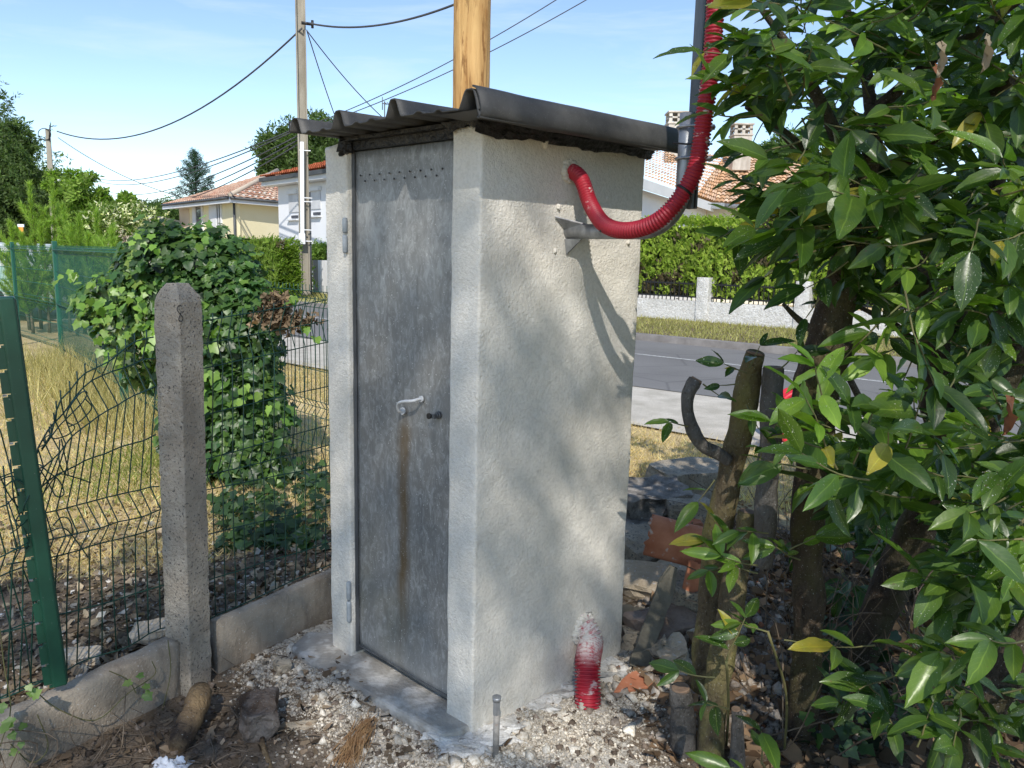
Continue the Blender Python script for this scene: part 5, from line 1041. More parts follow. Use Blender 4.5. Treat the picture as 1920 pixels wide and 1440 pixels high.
# ================================================================ IVY
ivy = thing('ivy_thicket', 'big mound of dark green ivy overgrowing the wire fence behind the concrete post', 'ivy', (-2.2,5.5,0))
bl = [(340,545,5.3,.46,.34,.42,2100),(400,510,5.35,.33,.3,.26,900),(262,575,5.3,.28,.3,.24,620),(340,485,5.5,.36,.3,.22,620),(430,600,5.2,.32,.3,.40,1200),(300,620,5.35,.32,.3,.36,700),(425,700,5.15,.32,.28,.45,1000),(450,800,5.0,.32,.25,.42,1000),(470,880,4.9,.28,.2,.3,420),(380,800,5.2,.25,.2,.4,500),(215,560,5.2,.20,.2,.15,260),(380,620,5.3,.34,.35,.4,500),(470,640,5.1,.16,.2,.4,420)]
pos, nrm = [], []
for (x,y,Y,a,b,c,n) in bl:
    cc = D(x,y,Y); d = rdir(n); d[:,1] = np.where(rng.random(n)<.8,-np.abs(d[:,1]),d[:,1]); s = 1+.34*np.array([nz(p+cc,2.2) for p in d])[:,None]+.16*np.array([nz(p+cc,6.) for p in d])[:,None]+rng.normal(0,.07,(n,1)); pos.append(cc+d*s*[a,b,c]); nrm.append(d)
pos = np.concatenate(pos); nrm = np.concatenate(nrm); ok = pos[:,2]>.1; pos, nrm = pos[ok], nrm[ok]; n = len(pos)
nn = nrm*.7+np.array([[0,-.3,.55]])+rng.normal(0,.32,(n,3)); tip = np.array([[0,-.15,-1.]])+rng.normal(0,.45,(n,3)); c = colvar(n,(.030,.075,.022),(.085,.155,.032),.3)*(1+.5*np.array([nz(p,3.2,9) for p in pos])[:,None])
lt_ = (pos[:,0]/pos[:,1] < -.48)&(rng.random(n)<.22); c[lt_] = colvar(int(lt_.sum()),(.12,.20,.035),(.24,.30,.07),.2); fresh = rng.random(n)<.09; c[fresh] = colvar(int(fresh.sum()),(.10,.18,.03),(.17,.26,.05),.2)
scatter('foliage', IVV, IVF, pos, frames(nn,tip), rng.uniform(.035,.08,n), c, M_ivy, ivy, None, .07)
# dark stems inside and trailing sprays
m = MB()
for k in range(60):
    a = pos[rng.integers(n)]; b = np.array([-2.1+rng.normal(0,.25),5.55,a[2]*.5]); m.tube(cr([b,(a+b)/2+rng.normal(0,.08,3),a],3), .005, 4, False)
m.build('stem', M_twig, ivy)
P = []; 
for (pts,k,sz) in [([(270,560),(200,530),(160,520),(120,515)],22,.05),([(260,580),(200,570),(165,590),(145,560)],20,.062),([(300,620),(250,600),(210,620),(190,640)],16,.06),([(370,450),(380,425),(385,405)],7,.05),([(300,470),(275,455),(262,450)],8,.05),([(330,650),(230,640),(200,655)],12,.06),([(390,620),(385,700),(395,780)],10,.085),([(440,740),(500,740),(515,810)],9,.06),([(550,560),(565,600),(590,640)],7,.06)]:
    ln = cr([D(x,y,4.75) for x,y in pts],6); ln = [np.array(q) for q in ln]
    for i in range(k): P.append((ln[rng.integers(len(ln))]+rng.normal(0,.03,3),sz))
n = len(P); scatter('foliage', IVV, IVF, np.array([p for p,_ in P]), frames(np.array([[.0,-.8,.5]])+rng.normal(0,.35,(n,3)),np.array([[0,0,-1.]])+rng.normal(0,.4,(n,3))), np.array([s_ for _,s_ in P])*rng.uniform(.8,1.1,n), colvar(n,(.13,.24,.035),(.22,.33,.06),.15), M_ivy, ivy, None, .03)
# dead dry clump hanging on the fence right of the ivy
P = D(520,580,4.8)+rng.normal(0,1,(230,3))*[.038,.05,.05]; P2_ = D(540,602,4.8)+rng.normal(0,1,(150,3))*[.09,.04,.022]; P = np.concatenate([P,P2_]); n = len(P)
o = scatter('dead_ivy_clump', IVV, IVF, P, frames(rdir(n),rdir(n)), rng.uniform(.02,.05,n), colvar(n,(.13,.09,.055),(.27,.19,.12),.25), M_dry, None, None, .22, D(525,590,4.8)); tag(o, 'brown withered ivy clump caught on the wire fence right of the ivy mound', 'dead ivy')
# ivy ground cover by the plinth and cabinet
P = []
while len(P) < 900:
    x = rng.uniform(400,612); y = rng.uniform(880,1040)
    if y < 880+ (0 if x>430 else 60): continue
    q = G(x,y,.12); 
    if rng.random() < .55+.45*math.sin(q[0]*9)*math.sin(q[1]*7): P.append(q+[0,0,abs(rng.normal(0,.05))])
for (x0,x1,y0,y1,k) in ((1500,1640,1150,1440,110),(1560,1760,1230,1440,90)):
    for _ in range(k): P.append(G(rng.uniform(x0,x1),rng.uniform(y0,y1))*[1,1,0]+[0,0,rng.uniform(.02,.16)])
P = np.array(P); n = len(P); o = scatter('ivy_ground_cover', IVV, IVF, P, frames(np.array([[0,-.3,1.]])+rng.normal(0,.35,(n,3)),rng.normal(0,1,(n,3))*[1,1,.3]), rng.uniform(.03,.065,n), colvar(n,(.022,.055,.022),(.07,.12,.035),.3), M_ivy, None, None, .03, P[0]); tag(o, 'low creeping ivy leaves covering the ground', 'ivy', None, 'stuff')
# ================================================================ BACKGROUND TREES
def tree(label, base, h, blobs, leaf, cols, mat=None, tr=.25, nper=900, seed=1, limbs=6, group='background trees', bark=None, lean=0, shell=.5):
    """blobs: (centre, radii) list in world metres"""
    t = thing('broadleaf_tree', label, 'tree', base, group); r = np.random.default_rng(seed); pos, nrm = [], []; tv, tf = clump(6, seed, .30)
    for bi,(c,rad) in enumerate(blobs):
        c, rad = np.array(c), np.array(rad)*np.ones(3); k = max(10,int(9*np.prod(rad)**(2/3)/ (leaf*6)**2*3)); k = min(k,60)
        d = r.normal(size=(k,3)); d /= np.linalg.norm(d,axis=1,keepdims=True); cc = c+d*rad*r.uniform(shell,1.0,(k,1)); m_ = nper//k+1
        for q in cc: p = q+r.normal(0,1,(m_,3))*rad.mean()*.13+0; pos.append(p); nrm.append((p-c)/rad)
    pos = np.concatenate(pos); nrm = np.concatenate(nrm); n = len(pos); c = colvar(n,cols[0],cols[1],.25)
    scatter('crown', tv, tf, pos, frames(nrm+r.normal(0,.5,(n,3)),r.normal(0,1,(n,3))), r.uniform(.7,1.3,n)*leaf*1.9, c, mat or M_tree, t, None, .03)
    m = MB(); b = np.array(base,dtype=float); cen = np.mean([q for q,_ in blobs],axis=0); fork = b+(cen-b)*np.array([.6,.6,.45]); m.tube(cr([b-ZZ*.2,b+(fork-b)*.5+ZZ*.0,fork],6),[tr*(1-.35*i/12) for i in range(13)],12)
    for (q,rad) in blobs[:limbs]: q = np.array(q); md = (fork+q)/2+np.array([r.normal(0,.15)*h*.1,0,h*.02]); m.tube(cr([fork-ZZ*.1,md,q],6),[tr*.55*(1-.75*i/12) for i in range(13)],8)
    m.build('trunk', bark or M_barkd, t); return t
def bp(x, y, Y, rx, ry=None, rz=None): return (D(x,y,Y), (rx, ry or rx, rz or rx))
DGT = ((.050,.085,.026),(.11,.155,.045)); MGT = ((.06,.11,.025),(.12,.18,.045)); YGT = ((.12,.20,.03),(.24,.32,.06))
q = D(20,455,46.)*[1,1,0]
tree('big dark green deciduous tree at the left edge with a rounded crown', q, 12, [bp(-30,300,46,3.4),bp(10,330,46,2.2),bp(40,370,45,2.2),bp(-20,400,45,3.2),bp(60,420,46,1.6),bp(15,270,47,1.3),bp(-60,220,48,3.0),bp(30,440,45,2.0)], .16, DGT, nper=1500, seed=2, tr=.4)
tree('dark green shaded tree behind the pine shrubs, right of the big left tree', D(75,455,50.)*[1,1,0], 8, [bp(70,390,50,1.7),bp(95,420,50,1.6),bp(60,440,50,1.8),bp(130,440,50,1.6),bp(95,350,50,.9)], .15, ((.06,.10,.025),(.11,.16,.04)), nper=1000, seed=3, tr=.3)
tree('light green airy fig tree right of the small far utility pole', D(160,470,34.)*[1,1,0], 5, [bp(145,350,34,.9,.8,.55),bp(165,375,34,.85,.8,.55),bp(135,385,34,.7,.7,.5),bp(185,395,34,.7,.7,.55),bp(150,415,34,1.0,.8,.6),bp(215,400,34,.45,.5,.4),bp(110,345,36,.55,.5,.4),bp(238,378,34,.25,.3,.2),bp(200,430,34,.8,.8,.5),bp(175,440,34,.9,.8,.6)], .17, YGT, nper=330, seed=4, tr=.14, limbs=9, shell=.7)
tree('round dense green tree rising behind the white house', D(570,400,52.)*[1,1,0], 12, [bp(560,300,52,2.4),bp(530,290,51,1.6),bp(600,275,52,2.0),bp(520,318,51,1.2),bp(640,290,53,2.2),bp(590,330,51,2.5),bp(680,300,54,2.)], .18, ((.055,.095,.025),(.11,.16,.045)), nper=1300, seed=5, tr=.35)
tree('small bright green bushy tree left of the yellow house', D(310,440,48.)*[1,1,0], 4, [bp(305,405,48,1.0),bp(325,400,49,.8),bp(290,418,48,.8),bp(318,425,48,1.0)], .13, MGT, nper=700, seed=6, tr=.15)
tree('small green tree top behind the cream house roof, seen through the laurel', D(1460,320,44.)*[1,1,0], 8, [bp(1465,290,44,1.1),bp(1450,300,44,.8),bp(1500,285,44,1.2)], .15, MGT, nper=700, seed=7, tr=.2)
tree('large green tree behind the white house, mostly hidden by the cabinet', D(800,420,60.)*[1,1,0], 9, [bp(760,420,60,2.6),bp(830,425,60,2.6),bp(900,430,60,2.6)], .2, MGT, nper=900, seed=8, tr=.3)
tree('distant dark wooded treetops between the far pale house and the yellow house', D(275,395,95.)*[1,1,0], 7, [bp(262,402,95,1.8,2,1.2),bp(285,400,95,1.8,2,1.3),bp(310,402,95,2.,2,1.4),bp(240,405,95,2.,2,1.2)], .25, ((.05,.085,.035),(.08,.12,.05)), nper=500, seed=9, tr=.3)
tree('dark garden tree at the far right behind the hedge, seen through laurel leaves', D(1850,500,24.)*[1,1,0], 5, [bp(1800,470,24,1.3),bp(1900,430,25,1.5),bp(1980,480,24,1.6),bp(1850,520,22,1.2)], .12, DGT, nper=900, seed=12, tr=.2)
# conifer
cq = D(370,420,52.)*[1,1,0]; con_t = thing('conifer_tree', 'dark blue-green conifer with pointed top left of the yellow house', 'tree', cq, 'background trees'); r = np.random.default_rng(21)
zt = D(372,283,52.)[2]; z0 = D(370,380,52.)[2]-1.; P, TP, Cc = [], [], []; lb = MB()
for i in range(60):
    f = i/60; z = z0+(zt-z0)*f; L = (1-f)**.85*1.75*r.uniform(.75,1.15)+.1; a = i*2.4+r.uniform(-.3,.3); d = np.array([math.cos(a),math.sin(a),.35+.5*f]); e = cq*[1,1,0]+ZZ*z; lb.tube([e,e+d*L],.02,4)
    for k in range(int(46*L)+8): t = r.random()**.6; P.append(e+d*L*t+r.normal(0,.07,3)*(1.3-t)); TP.append(d+r.normal(0,.5,3)+[0,0,.3])
P = np.array(P); TP = np.array(TP); n = len(P); tv, tf = clump(5, 5, .12)
scatter('crown', tv, tf, P, frames(rdir(n),TP), r.uniform(.16,.3,n), colvar(n,(.022,.060,.035),(.05,.10,.055),.25), M_tree, con_t, None, .02); lb.tube([cq-ZZ*.1,cq+ZZ*zt],[.16,.02],8); lb.build('trunk', M_barkd, con_t)
# young pines: feathery bright plumes behind the tall green fence
PT = [(55,345,15.0,(-4)),(97,338,15.2,3),(118,385,14.6,4),(18,418,14.8,-38),(147,405,14.4,3),(180,395,14.2,2),(209,432,13.6,2),(75,420,14.4,-6),(133,425,14.,2),(165,440,13.6,0),(40,440,14.2,-14)]
for i,(x,y,Y,ln) in enumerate(PT):
    top = D(x,y,Y); bx = D(x-ln*.6,y+1,Y); base = np.array([bx[0],Y,0.]); t = thing('young_pine', ['tallest but one feathery young pine, left of the small far pole','tallest feathery young pine in front of the small far pole','feathery young pine leader just right of the tallest one','young pine shoot leaning far out to the left above the van','feathery young pine left of the middle of the pine row','feathery young pine in the middle right of the pine row','lowest rightmost feathery young pine of the row beside the ivy','bushy young pine low between the two tallest','bushy low young pine behind the thick green fence post','short bushy young pine above the tall green fence, second from the right','short young pine leaning left beside the white van'][i], 'pine', base, 'young pines behind the tall fence')
    ax = top-base; Lh = np.linalg.norm(ax); P, TP = [], []; m = MB(); m.tube(cr([base,base+ax*.5+[.02,0,0],top],6),[.03-.025*k/12 for k in range(13)],6)
    def needles(a, b, n, spread):
        d = b-a; Ld = np.linalg.norm(d); d = d/Ld
        for k in range(n): tt = rng.random(); o = rdir(1)[0]; o = o-d*np.dot(o,d); P.append(a+(b-a)*tt+o*.008); TP.append(d*(.9+.5*tt)+o*spread)
    needles(base+ax*.22, top, 1700, .60)
    for k in range(13):
        f = .12+.62*rng.random(); s = base+ax*f; an = rng.random()*6.28; Lb_ = (.62-.5*f)*rng.uniform(.8,1.3)+.12; d = np.array([math.cos(an)*.75,math.sin(an)*.75,.9]); e = s+unit(d)*Lb_+ZZ*.08; m.tube(cr([s,(s+e)/2-ZZ*.04,e],4),.008,4); needles(s+(e-s)*.15, e, int(480*Lb_)+70, .6)
    P, TP = np.array(P), np.array(TP); n = len(P)
    scatter('foliage', [(-.03,0,0),(.03,0,0),(0,1,0)], [(0,1,2)], P, frames(rdir(n),TP), rng.uniform(.09,.15,n)[:,None]*np.array([[3.2,1,1]])*np.array([[.55,1,1]]), colvar(n,(.20,.33,.05),(.34,.47,.10),.2), M_grass, t); m.build('stem', M_twig, t)
# orange-white flowers behind the pines
q = D(40,432,20.); t = thing('traffic_marker', 'small orange and white sign glimpsed between the pine shoots at the far left', 'sign', q*[1,1,0]); MB().box(q,.11,.03,.17).build('orange_panel', simple('orange_paint',(.8,.25,.04),(.9,.35,.06),5,.5,0), t); MB().box(q+ZZ*.12,.16,.03,.07).build('white_panel', M_white, t); MB().tube([q*[1,1,0],q-ZZ*.1],.02,6).build('pole', M_galvd, t)
# pale flowering shrub below the fig
P = []; 
for _ in range(1500): P.append(D(rng.normal(232,26),rng.normal(408,11),33.)+rng.normal(0,.3,3)*[0,1,0])
P = np.array(P); n = len(P); t = thing('flowering_shrub', 'shrub with creamy white blossoms above the shed roof', 'shrub', D(232,420,33.)*[1,1,0]); tv, tf = clump(4,9,.35); scatter('blossom', tv, tf, P[:700], frames(rdir(700),rdir(700)), rng.uniform(.12,.24,700), colvar(700,(.62,.56,.36),(.78,.74,.58),.1), M_tree, t); scatter('foliage', tv, tf, P[700:], frames(rdir(n-700),rdir(n-700)), rng.uniform(.15,.3,n-700), colvar(n-700,(.08,.13,.03),(.15,.2,.05),.2), M_tree, t); MB().tube([D(232,420,33.)*[1,1,0],D(232,418,33.)],.05,6).build('stem', M_twig, t)
# roadside shrubs by the letter box
for i,(x,y,Y,w_,h_,nn_) in enumerate([(555,520,27.6,.55,.9,1600),(600,478,31.,.9,.45,1300)]):
    q = D(x,y,Y); t = thing('garden_shrub', ['loose green shrub climbing around the foot of the tall concrete pole','leafy green shrub showing above the white gate wall'][i], 'shrub', q*[1,1,0]); P = q+rng.normal(0,1,(nn_,3))*[w_*.4,w_*.3,h_*.45]; tv, tf = clump(5,i+3,.3); n = len(P); scatter('foliage', tv, tf, P, frames(rdir(n),rdir(n)), rng.uniform(.10,.2,n), colvar(n,(.07,.13,.025),(.17,.24,.05),.25), M_tree, t); MB().tube([q*[1,1,0],q],.03,6).build('stem', M_twig, t)
# ================================================================ SHADE TREE BEHIND THE CAMERA
def shade():
    base = np.array([4.4,-8.0,0]); t = thing('broadleaf_tree', 'spreading broadleaf tree standing behind the photographer, casting dappled shade', 'tree', base); r = np.random.default_rng(31); P = []
    SH = [  # target point on the ground/wall side, (x, y_target, z_target), radius, count
    ]
    def add(x, y, z, dist, rx, rz, n):    # clump positioned up-sun of a place in the shade
        k = math.cos(math.radians(SUN_EL))*dist; c = np.array([x, y-k, z+math.sin(math.radians(SUN_EL))*dist]); P.append(c+r.normal(0,1,(n,3))*[rx,.45,rz])
    return t, base, r, P, add
t, base, r, P, add = shade()
for (x,y,z,dist,rx,rz,n) in SHADE if 'SHADE' in globals() else [
    (.25,2.7,.36,12.5,.34,.15,95),(.35,2.75,.70,12.8,.32,.15,62),(-.40,2.6,.35,12.6,.22,.18,80),(-.47,2.75,.80,12.9,.24,.16,76),(.0,2.4,.62,12.9,.13,.20,32),(.2,2.75,1.06,13,.36,.12,16),(-.5,2.8,1.12,13.1,.24,.09,34),
    (2.0,2.5,.2,12.3,.45,.22,230),(2.0,2.5,.7,12.6,.4,.2,80),(2.1,2.4,1.5,12.8,.5,.25,60),(2.7,3,.6,13,.5,.4,300),(1.9,4.6,.3,12.8,.5,.2,200),
    (-1.15,2.6,.4,12.5,.22,.25,64),(-1.6,3.0,.1,12.7,.45,.16,170),(-1.2,3.6,.1,12.8,.5,.14,190),(-1.1,2.2,.0,12.1,.35,.10,90),(-2.2,2.6,.1,12.9,.4,.15,50),(-.3,4.3,.2,13,.6,.2,180)]: add(x,y,z,dist,rx,rz,n)
P = np.concatenate(P); n = len(P); tv, tf = clump(6,2,.36); scatter('crown', tv, tf, P, frames(rdir(n),rdir(n)), r.uniform(.09,.15,n), colvar(n,(.05,.10,.02),(.09,.15,.03),.2), M_tree, t)
m = MB(); m.tube(cr([base-ZZ*.2,base+[-.2,.1,3.5],base+[-.7,.3,6.2],base+[-1.6,.6,8.2]],7),[.27-.14*k/21 for k in range(22)],14)
for e in [(-.4,-6.6,9.3),(.3,-6.4,9.0),(1.9,-6.4,9.1),(2.7,-6.4,9.5),(-1.4,-6.2,8.9),(1.6,-6.6,9.6),(-2.2,-6.6,9.0)]: e = np.array(e); s_ = base+np.array([-.6,.25,5.9]); m.tube(cr([s_,(s_+e)/2+[0,0,.3],e],6),[.08-.06*k/12 for k in range(13)],8)
m.build('trunk', M_barkd, t)
# ================================================================ GROUND CLUTTER
def onground(xy): return np.array([(x,y,gz(x,y)) for x,y in xy])
# dry and green grass of the field behind the fence
def grass(name, label, gen, n, h, wd, c1, c2, lean=.5, var=.3):
    xy = []
    while len(xy) < n:
        p = gen()
        if p is not None: xy.append(p)
    P = onground(xy); n = len(P); tv = [(-.5,0,0),(.5,0,0),(.3,.5,.06),(-.3,.5,.06),(0,1.,.22)]; hh = rng.uniform(.5,1.2,n)*h; up = np.array([[0,0,1.]])+rng.normal(0,lean,(n,3))*[1,1,.2]
    o = scatter(name, tv, SF, P, frames(rng.normal(0,1,(n,3)),up), np.stack([np.full(n,wd)*rng.uniform(.6,1.3,n),hh,hh],axis=1), colvar(n,c1,c2,var), M_grass, None, None, 0, P[0]); return tag(o, label, 'grass', None, 'stuff')
def g_field():
    d = 3.3+8.5*rng.random()**1.6; a = rng.uniform(-.78,.0); x, y = math.sin(a)*d*1.0, math.cos(a)*d; f = fside((x,y)); b = .64*x+.77*y
    if f > -.35 or b > 6.3: return None
    if gmask(x,y)[1] < .35+.3*rng.random(): return None
    return x, y
grass('dry_grass', 'short dry yellow grass of the field behind the wire fence', g_field, 52000, .05, .0055, (.55,.42,.20),(.80,.64,.35), .75)
def g_tall():
    t = rng.random(); p = BP+(EP-BP)*t+np.array([rng.normal(0,.35)-.1,rng.normal(0,.35)-.25,0]); return p[0], p[1]
grass('tall_grass', 'tall seeding grass and weeds along the tall green fence', g_tall, 4600, .40, .008, (.30,.27,.10),(.52,.44,.22), .28)
grass('green_grass', 'green grass patches left of the ivy', lambda: ((lambda x,y: (x,y) if fside((x,y))<-.4 else None)(rng.normal(-2.5,.35),rng.normal(5.5,.7))), 5500, .08, .006, (.15,.20,.04),(.28,.30,.08), .5)
def g_right():
    a = rng.uniform(-4,6.5); b = rng.uniform(4.8,6.75)
    if rng.random() < sstep(5.9,6.8,b)*.93: return None
    p = st(a,b); 
    return (p[0],p[1]) if p[0]>.3 else None
grass('dry_roadside_grass', 'dry yellow roadside grass between the cabinet and the gravel path', g_right, 24000, .075, .006, (.46,.36,.18),(.70,.57,.32), .7)
def g_left_road():
    p = st(rng.uniform(6.5,12),rng.uniform(4.9,6.6)); return (p[0],p[1]) if rng.random()>.2 else None
grass('dry_roadside_grass', 'dry grass strip behind the upright wire panel beside the gravel path', g_left_road, 9000, .07, .007, (.36,.29,.13),(.50,.42,.20), .7)
def gverge():
    p = st(rng.uniform(-3,24),rng.uniform(13.75,17.85)); return p[0], p[1]
o = grass('verge_grass', 'yellow-green grass verge across the road', gverge, 42000, .12, .014, (.27,.27,.08),(.44,.40,.17), .5); o.location.z += .12
# leaf litter
LTV = [(-.26,.05,0),(.26,.05,.05),(.34,.5,-.04),(-.34,.5,.08),(.0,1.,.12),(0,-.05,0)]; LTF = [(5,1,0),(0,1,2),(0,2,3),(3,2,4)]
def litter(label, gen, n, s0, s1, c1, c2, name='leaf_litter', cat='leaf litter', upv=1.2, z=.006):
    xy = []
    while len(xy) < n:
        p = gen()
        if p is not None: xy.append(p)
    P = onground(xy); P[:,2] += rng.uniform(0,z*2,n); nn = np.array([[0,0,upv]])+rng.normal(0,.45,(n,3)); o = scatter(name, LTV, LTF, P, frames(nn,rng.normal(0,1,(n,3))), rng.uniform(s0,s1,n), colvar(n,c1,c2,.35), M_dry, None, None, .08, P[0]); return tag(o, label, cat, None, 'stuff')
def l_field():
    x = rng.uniform(-3.2,-.55); y = rng.uniform(2.2,5.2); f = fside((x,y)); return (x,y) if f<-.03 and rng.random() < .9*math.exp(f*1.0)*(1-sstep(3.6,5.0,y)) else None
litter('brown and grey dead leaves behind the wire fence', l_field, 5200, .012,.05,(.13,.09,.055),(.36,.28,.19))
litter('grey dead leaves scattered behind the wire fence', l_field, 500, .02,.05,(.30,.27,.22),(.44,.40,.34))
litter('dead leaves in the foreground soil', lambda: ((lambda x,y: (x,y) if fside((x,y))>.06 else None)(rng.uniform(-1.6,.0),rng.uniform(1.75,2.9))), 700, .015,.045,(.12,.08,.05),(.30,.22,.15))
def l_right(): 
    x = rng.uniform(.5,2.8); y = rng.uniform(1.9,4.5); return (x,y)
litter('brown leaf litter under the laurels', l_right, 3600, .025,.085,(.12,.07,.04),(.30,.20,.12))
def l_back(): p = st(rng.uniform(.0,3.4),rng.uniform(3.3,5.1)); return (p[0],p[1]) if p[0]>.5 else None
litter('dry leaves and grass clippings behind the rubble', l_back, 1500, .02,.06,(.30,.17,.08),(.46,.32,.17))
def simple_chip():
    m = N('crumbled_mortar'); a = m.attr().outputs['Color']; m.col(m.mix(m.rng(m.noise(120,3),.4,.65),a,m.mix(1.,a,(.7,.65,.58),'MULTIPLY'))); m.ro(.95); m.spec(.15); m.bump(m.noise(200,3),.5,.003); return m.m
# mortar chips and pebbles
def chips(label, gen, n, s0, s1, c1, c2, name='mortar_chips', cat='mortar chips', pw=2.2):
    cmat = M_chip; xy = []
    while len(xy) < n:
        p = gen()
        if p is not None: xy.append(p)
    P = onground(xy); v, f = rubble(1,.5,.5,.42,1,3,.5); s = s0+(s1-s0)*rng.random(n)**pw; P[:,2] += s*.12; o = scatter(name, v, f, P, frames(rdir(n)+[0,0,1.2],rdir(n)), s, colvar(n,c1,c2,.15), cmat, None, None, .14, P[0], False); return tag(o, label, cat, None, 'stuff')
M_chip = simple_chip()
def ch_front():
    a = rng.random(); 
    if a<.45: q = cab(rng.normal(-.22,.12),rng.uniform(-.1,1.05),0)
    elif a<.8: q = cab(rng.uniform(-.25,.95),rng.normal(-.16,.10),0)
    else: q = np.array([rng.normal(.15,.35),rng.normal(2.2,.16),0])
    Mi = gmask(q[0],q[1])[0]
    if rng.random() > .25+Mi or fside(q) < .06: return None
    uv = np.linalg.inv(np.array([[U[0],V[0]],[U[1],V[1]]]))@(q-C0)[:2]
    return None if (0<uv[0]<.8 and 0<uv[1]<.8) else (q[0],q[1])
chips('white broken mortar crumbs around the foot of the cabinet', ch_front, 24000, .002,.011,(.36,.32,.26),(.74,.69,.60), pw=2.6)
chips('larger broken white mortar lumps around the foot of the cabinet', ch_front, 190, .012,.038,(.40,.36,.30),(.72,.68,.60), pw=2)
chips('white mortar specks scattered behind the wire fence', l_field, 1500, .003,.018,(.45,.42,.38),(.7,.68,.63), pw=3)
chips('grey pebbles and clods on the foreground soil', lambda: ((lambda x,y: (x,y) if fside((x,y))>.06 else None)(rng.uniform(-1.7,1.3),rng.uniform(1.7,2.9))), 4200, .003,.024,(.09,.07,.055),(.26,.21,.17), 'pebbles', 'pebbles', 5)
chips('grey and terracotta rubble crumbs right of the cabinet', lambda: (rng.normal(.95,.28),rng.uniform(2.4,4.6)), 3600, .004,.04,(.16,.13,.11),(.46,.42,.37), 'rubble_crumbs', 'rubble', 3)
chips('small terracotta crumbs right of the cabinet', lambda: (rng.normal(.95,.3),rng.uniform(2.4,4.2)), 150, .005,.028,(.26,.10,.055),(.38,.17,.10), 'terracotta_crumbs', 'rubble', 2)
# roots and twigs in the foreground
m = MB(); r6 = random.Random(3)
for k in range(230):
    x = r6.uniform(-1.75,.2); y = r6.uniform(1.75,2.75)
    if fside((x,y)) < .09 or (x>-.7 and r6.random()<.62): continue
    a = r6.uniform(0,6.28); L = r6.uniform(.06,.32); pts = [np.array([x+math.cos(a+.5*j*r6.uniform(-1,1))*L*j/4, y+math.sin(a)*L*j/4, 0]) for j in range(5)]
    for p in pts: p[2] = gz(p[0],p[1])+abs(r6.gauss(.004,.012))
    m.tube(cr(pts,3), r6.uniform(.0008,.0028), 4, False)
for k in range(26):
    x = r6.uniform(-1.6,-1.15); y = 1.95+r6.uniform(-.25,.3); 
    if fside((x,y)) < .05: continue
    p = np.array([x,y,gz(x,y)]); m.tube(cr([p,p+[r6.gauss(0,.05),r6.gauss(0,.03),r6.uniform(.05,.16)],p+[r6.gauss(0,.14),r6.gauss(0,.06),r6.uniform(.02,.25)]],4), .0018, 4, False)
tag(m.build('dry_roots', M_twig, None, 0, (-1,2.2,0)), 'dry roots and thin twigs lying on the foreground soil', 'roots', None, 'stuff')
# ivy trails in front of the left plinth
iv = thing('ivy_trail', 'thin ivy trail with small fresh leaves creeping over the left plinth', 'ivy', G(200,1330)); m = MB()
trl = [[(0,1180),(8,1250),(20,1330),(0,1400)],[(60,1290),(110,1330),(180,1350),(240,1300),(290,1265),(285,1240)],[(205,1258),(240,1275),(255,1300)],[(315,1200),(320,1260),(305,1330),(295,1380)],[(20,1395),(60,1430),(90,1400),(70,1340)],[(420,1268),(425,1300),(440,1330)]]
for l in trl: m.tube(cr([PL(x,y,FP+FN*.08,FD) for x,y in l],5), .0018, 5, False)
m.build('stem', M_twigg, iv); P = [PL(x,y,FP+FN*.10,FD) for x,y in [(60,1305),(52,1285),(245,1278),(268,1265),(270,1285),(272,1300),(20,1375),(45,1365),(20,1410),(25,1355),(8,1330),(60,1300),(0,1370),(40,1390),(68,1300)]]; n = len(P)
scatter('foliage', IVV, IVF, np.array(P), frames(np.array([[.1,-.6,.7]])+rng.normal(0,.3,(n,3)),rng.normal(0,1,(n,3))*[1,.3,1]), rng.uniform(.022,.036,n), colvar(n,(.13,.21,.045),(.22,.30,.08),.15), M_ivy, iv, None, .03)
# logs and roots in the foreground
def log(label, p0, p1, r0, r1, mat, seed, cap=True, name='log'):
    p0, p1 = np.array(p0), np.array(p1); P = [p0+(p1-p0)*t for t in np.linspace(0,1,16)]; P = [p+np.array([.008*nz(p,9,seed),.008*nz(p,9,seed+1),.006*nz(p,9,seed+2)]) for p in P]
    e = [.72,.95]+[1,1.06,1,.96,1,1.05,1,.95,1,1.04,1,.97]+[.96,.74]; R_ = [(r0+(r1-r0)*i/15)*e[i]*(1+.10*nz(P[i],16,seed)) for i in range(16)]; o = MB().tube(P, R_, 18).build(name, mat, None, 0, p0); return tag(o, label, 'log')
M_log = bark('peeling_log', (.055,.040,.03), (.13,.09,.065), (.44,.30,.15), .6)
g1 = G(335,1412); g2 = G(380,1322,.03)
log('short thick bark-peeled log piece lying below the concrete fence post', g1+ZZ*.02, g2+ZZ*.062, .036, .042, M_log, 2)
stone('tree_root_stub', 'dark brown root stub half buried in mortar dust left of the threshold slab', 'root', G(487,1378), (.11,.12,.11), bark('root_brown',(.07,.045,.03),(.16,.10,.065),(.30,.27,.24),.7), .4, .2, 4, .4)
m = MB(); m.tube(cr([G(497,1375)+ZZ*.01,G(492,1400)+ZZ*.02,G(500,1425)+ZZ*.01,G(512,1455)],6),[.011,.010,.009,.008]*5+[.007]*1 if False else .0085,8); tag(m.build('thick_root', M_log, None, 0, G(497,1400)), 'thin crooked root snaking down from the root stub', 'root')
m = MB(); r7 = random.Random(2)
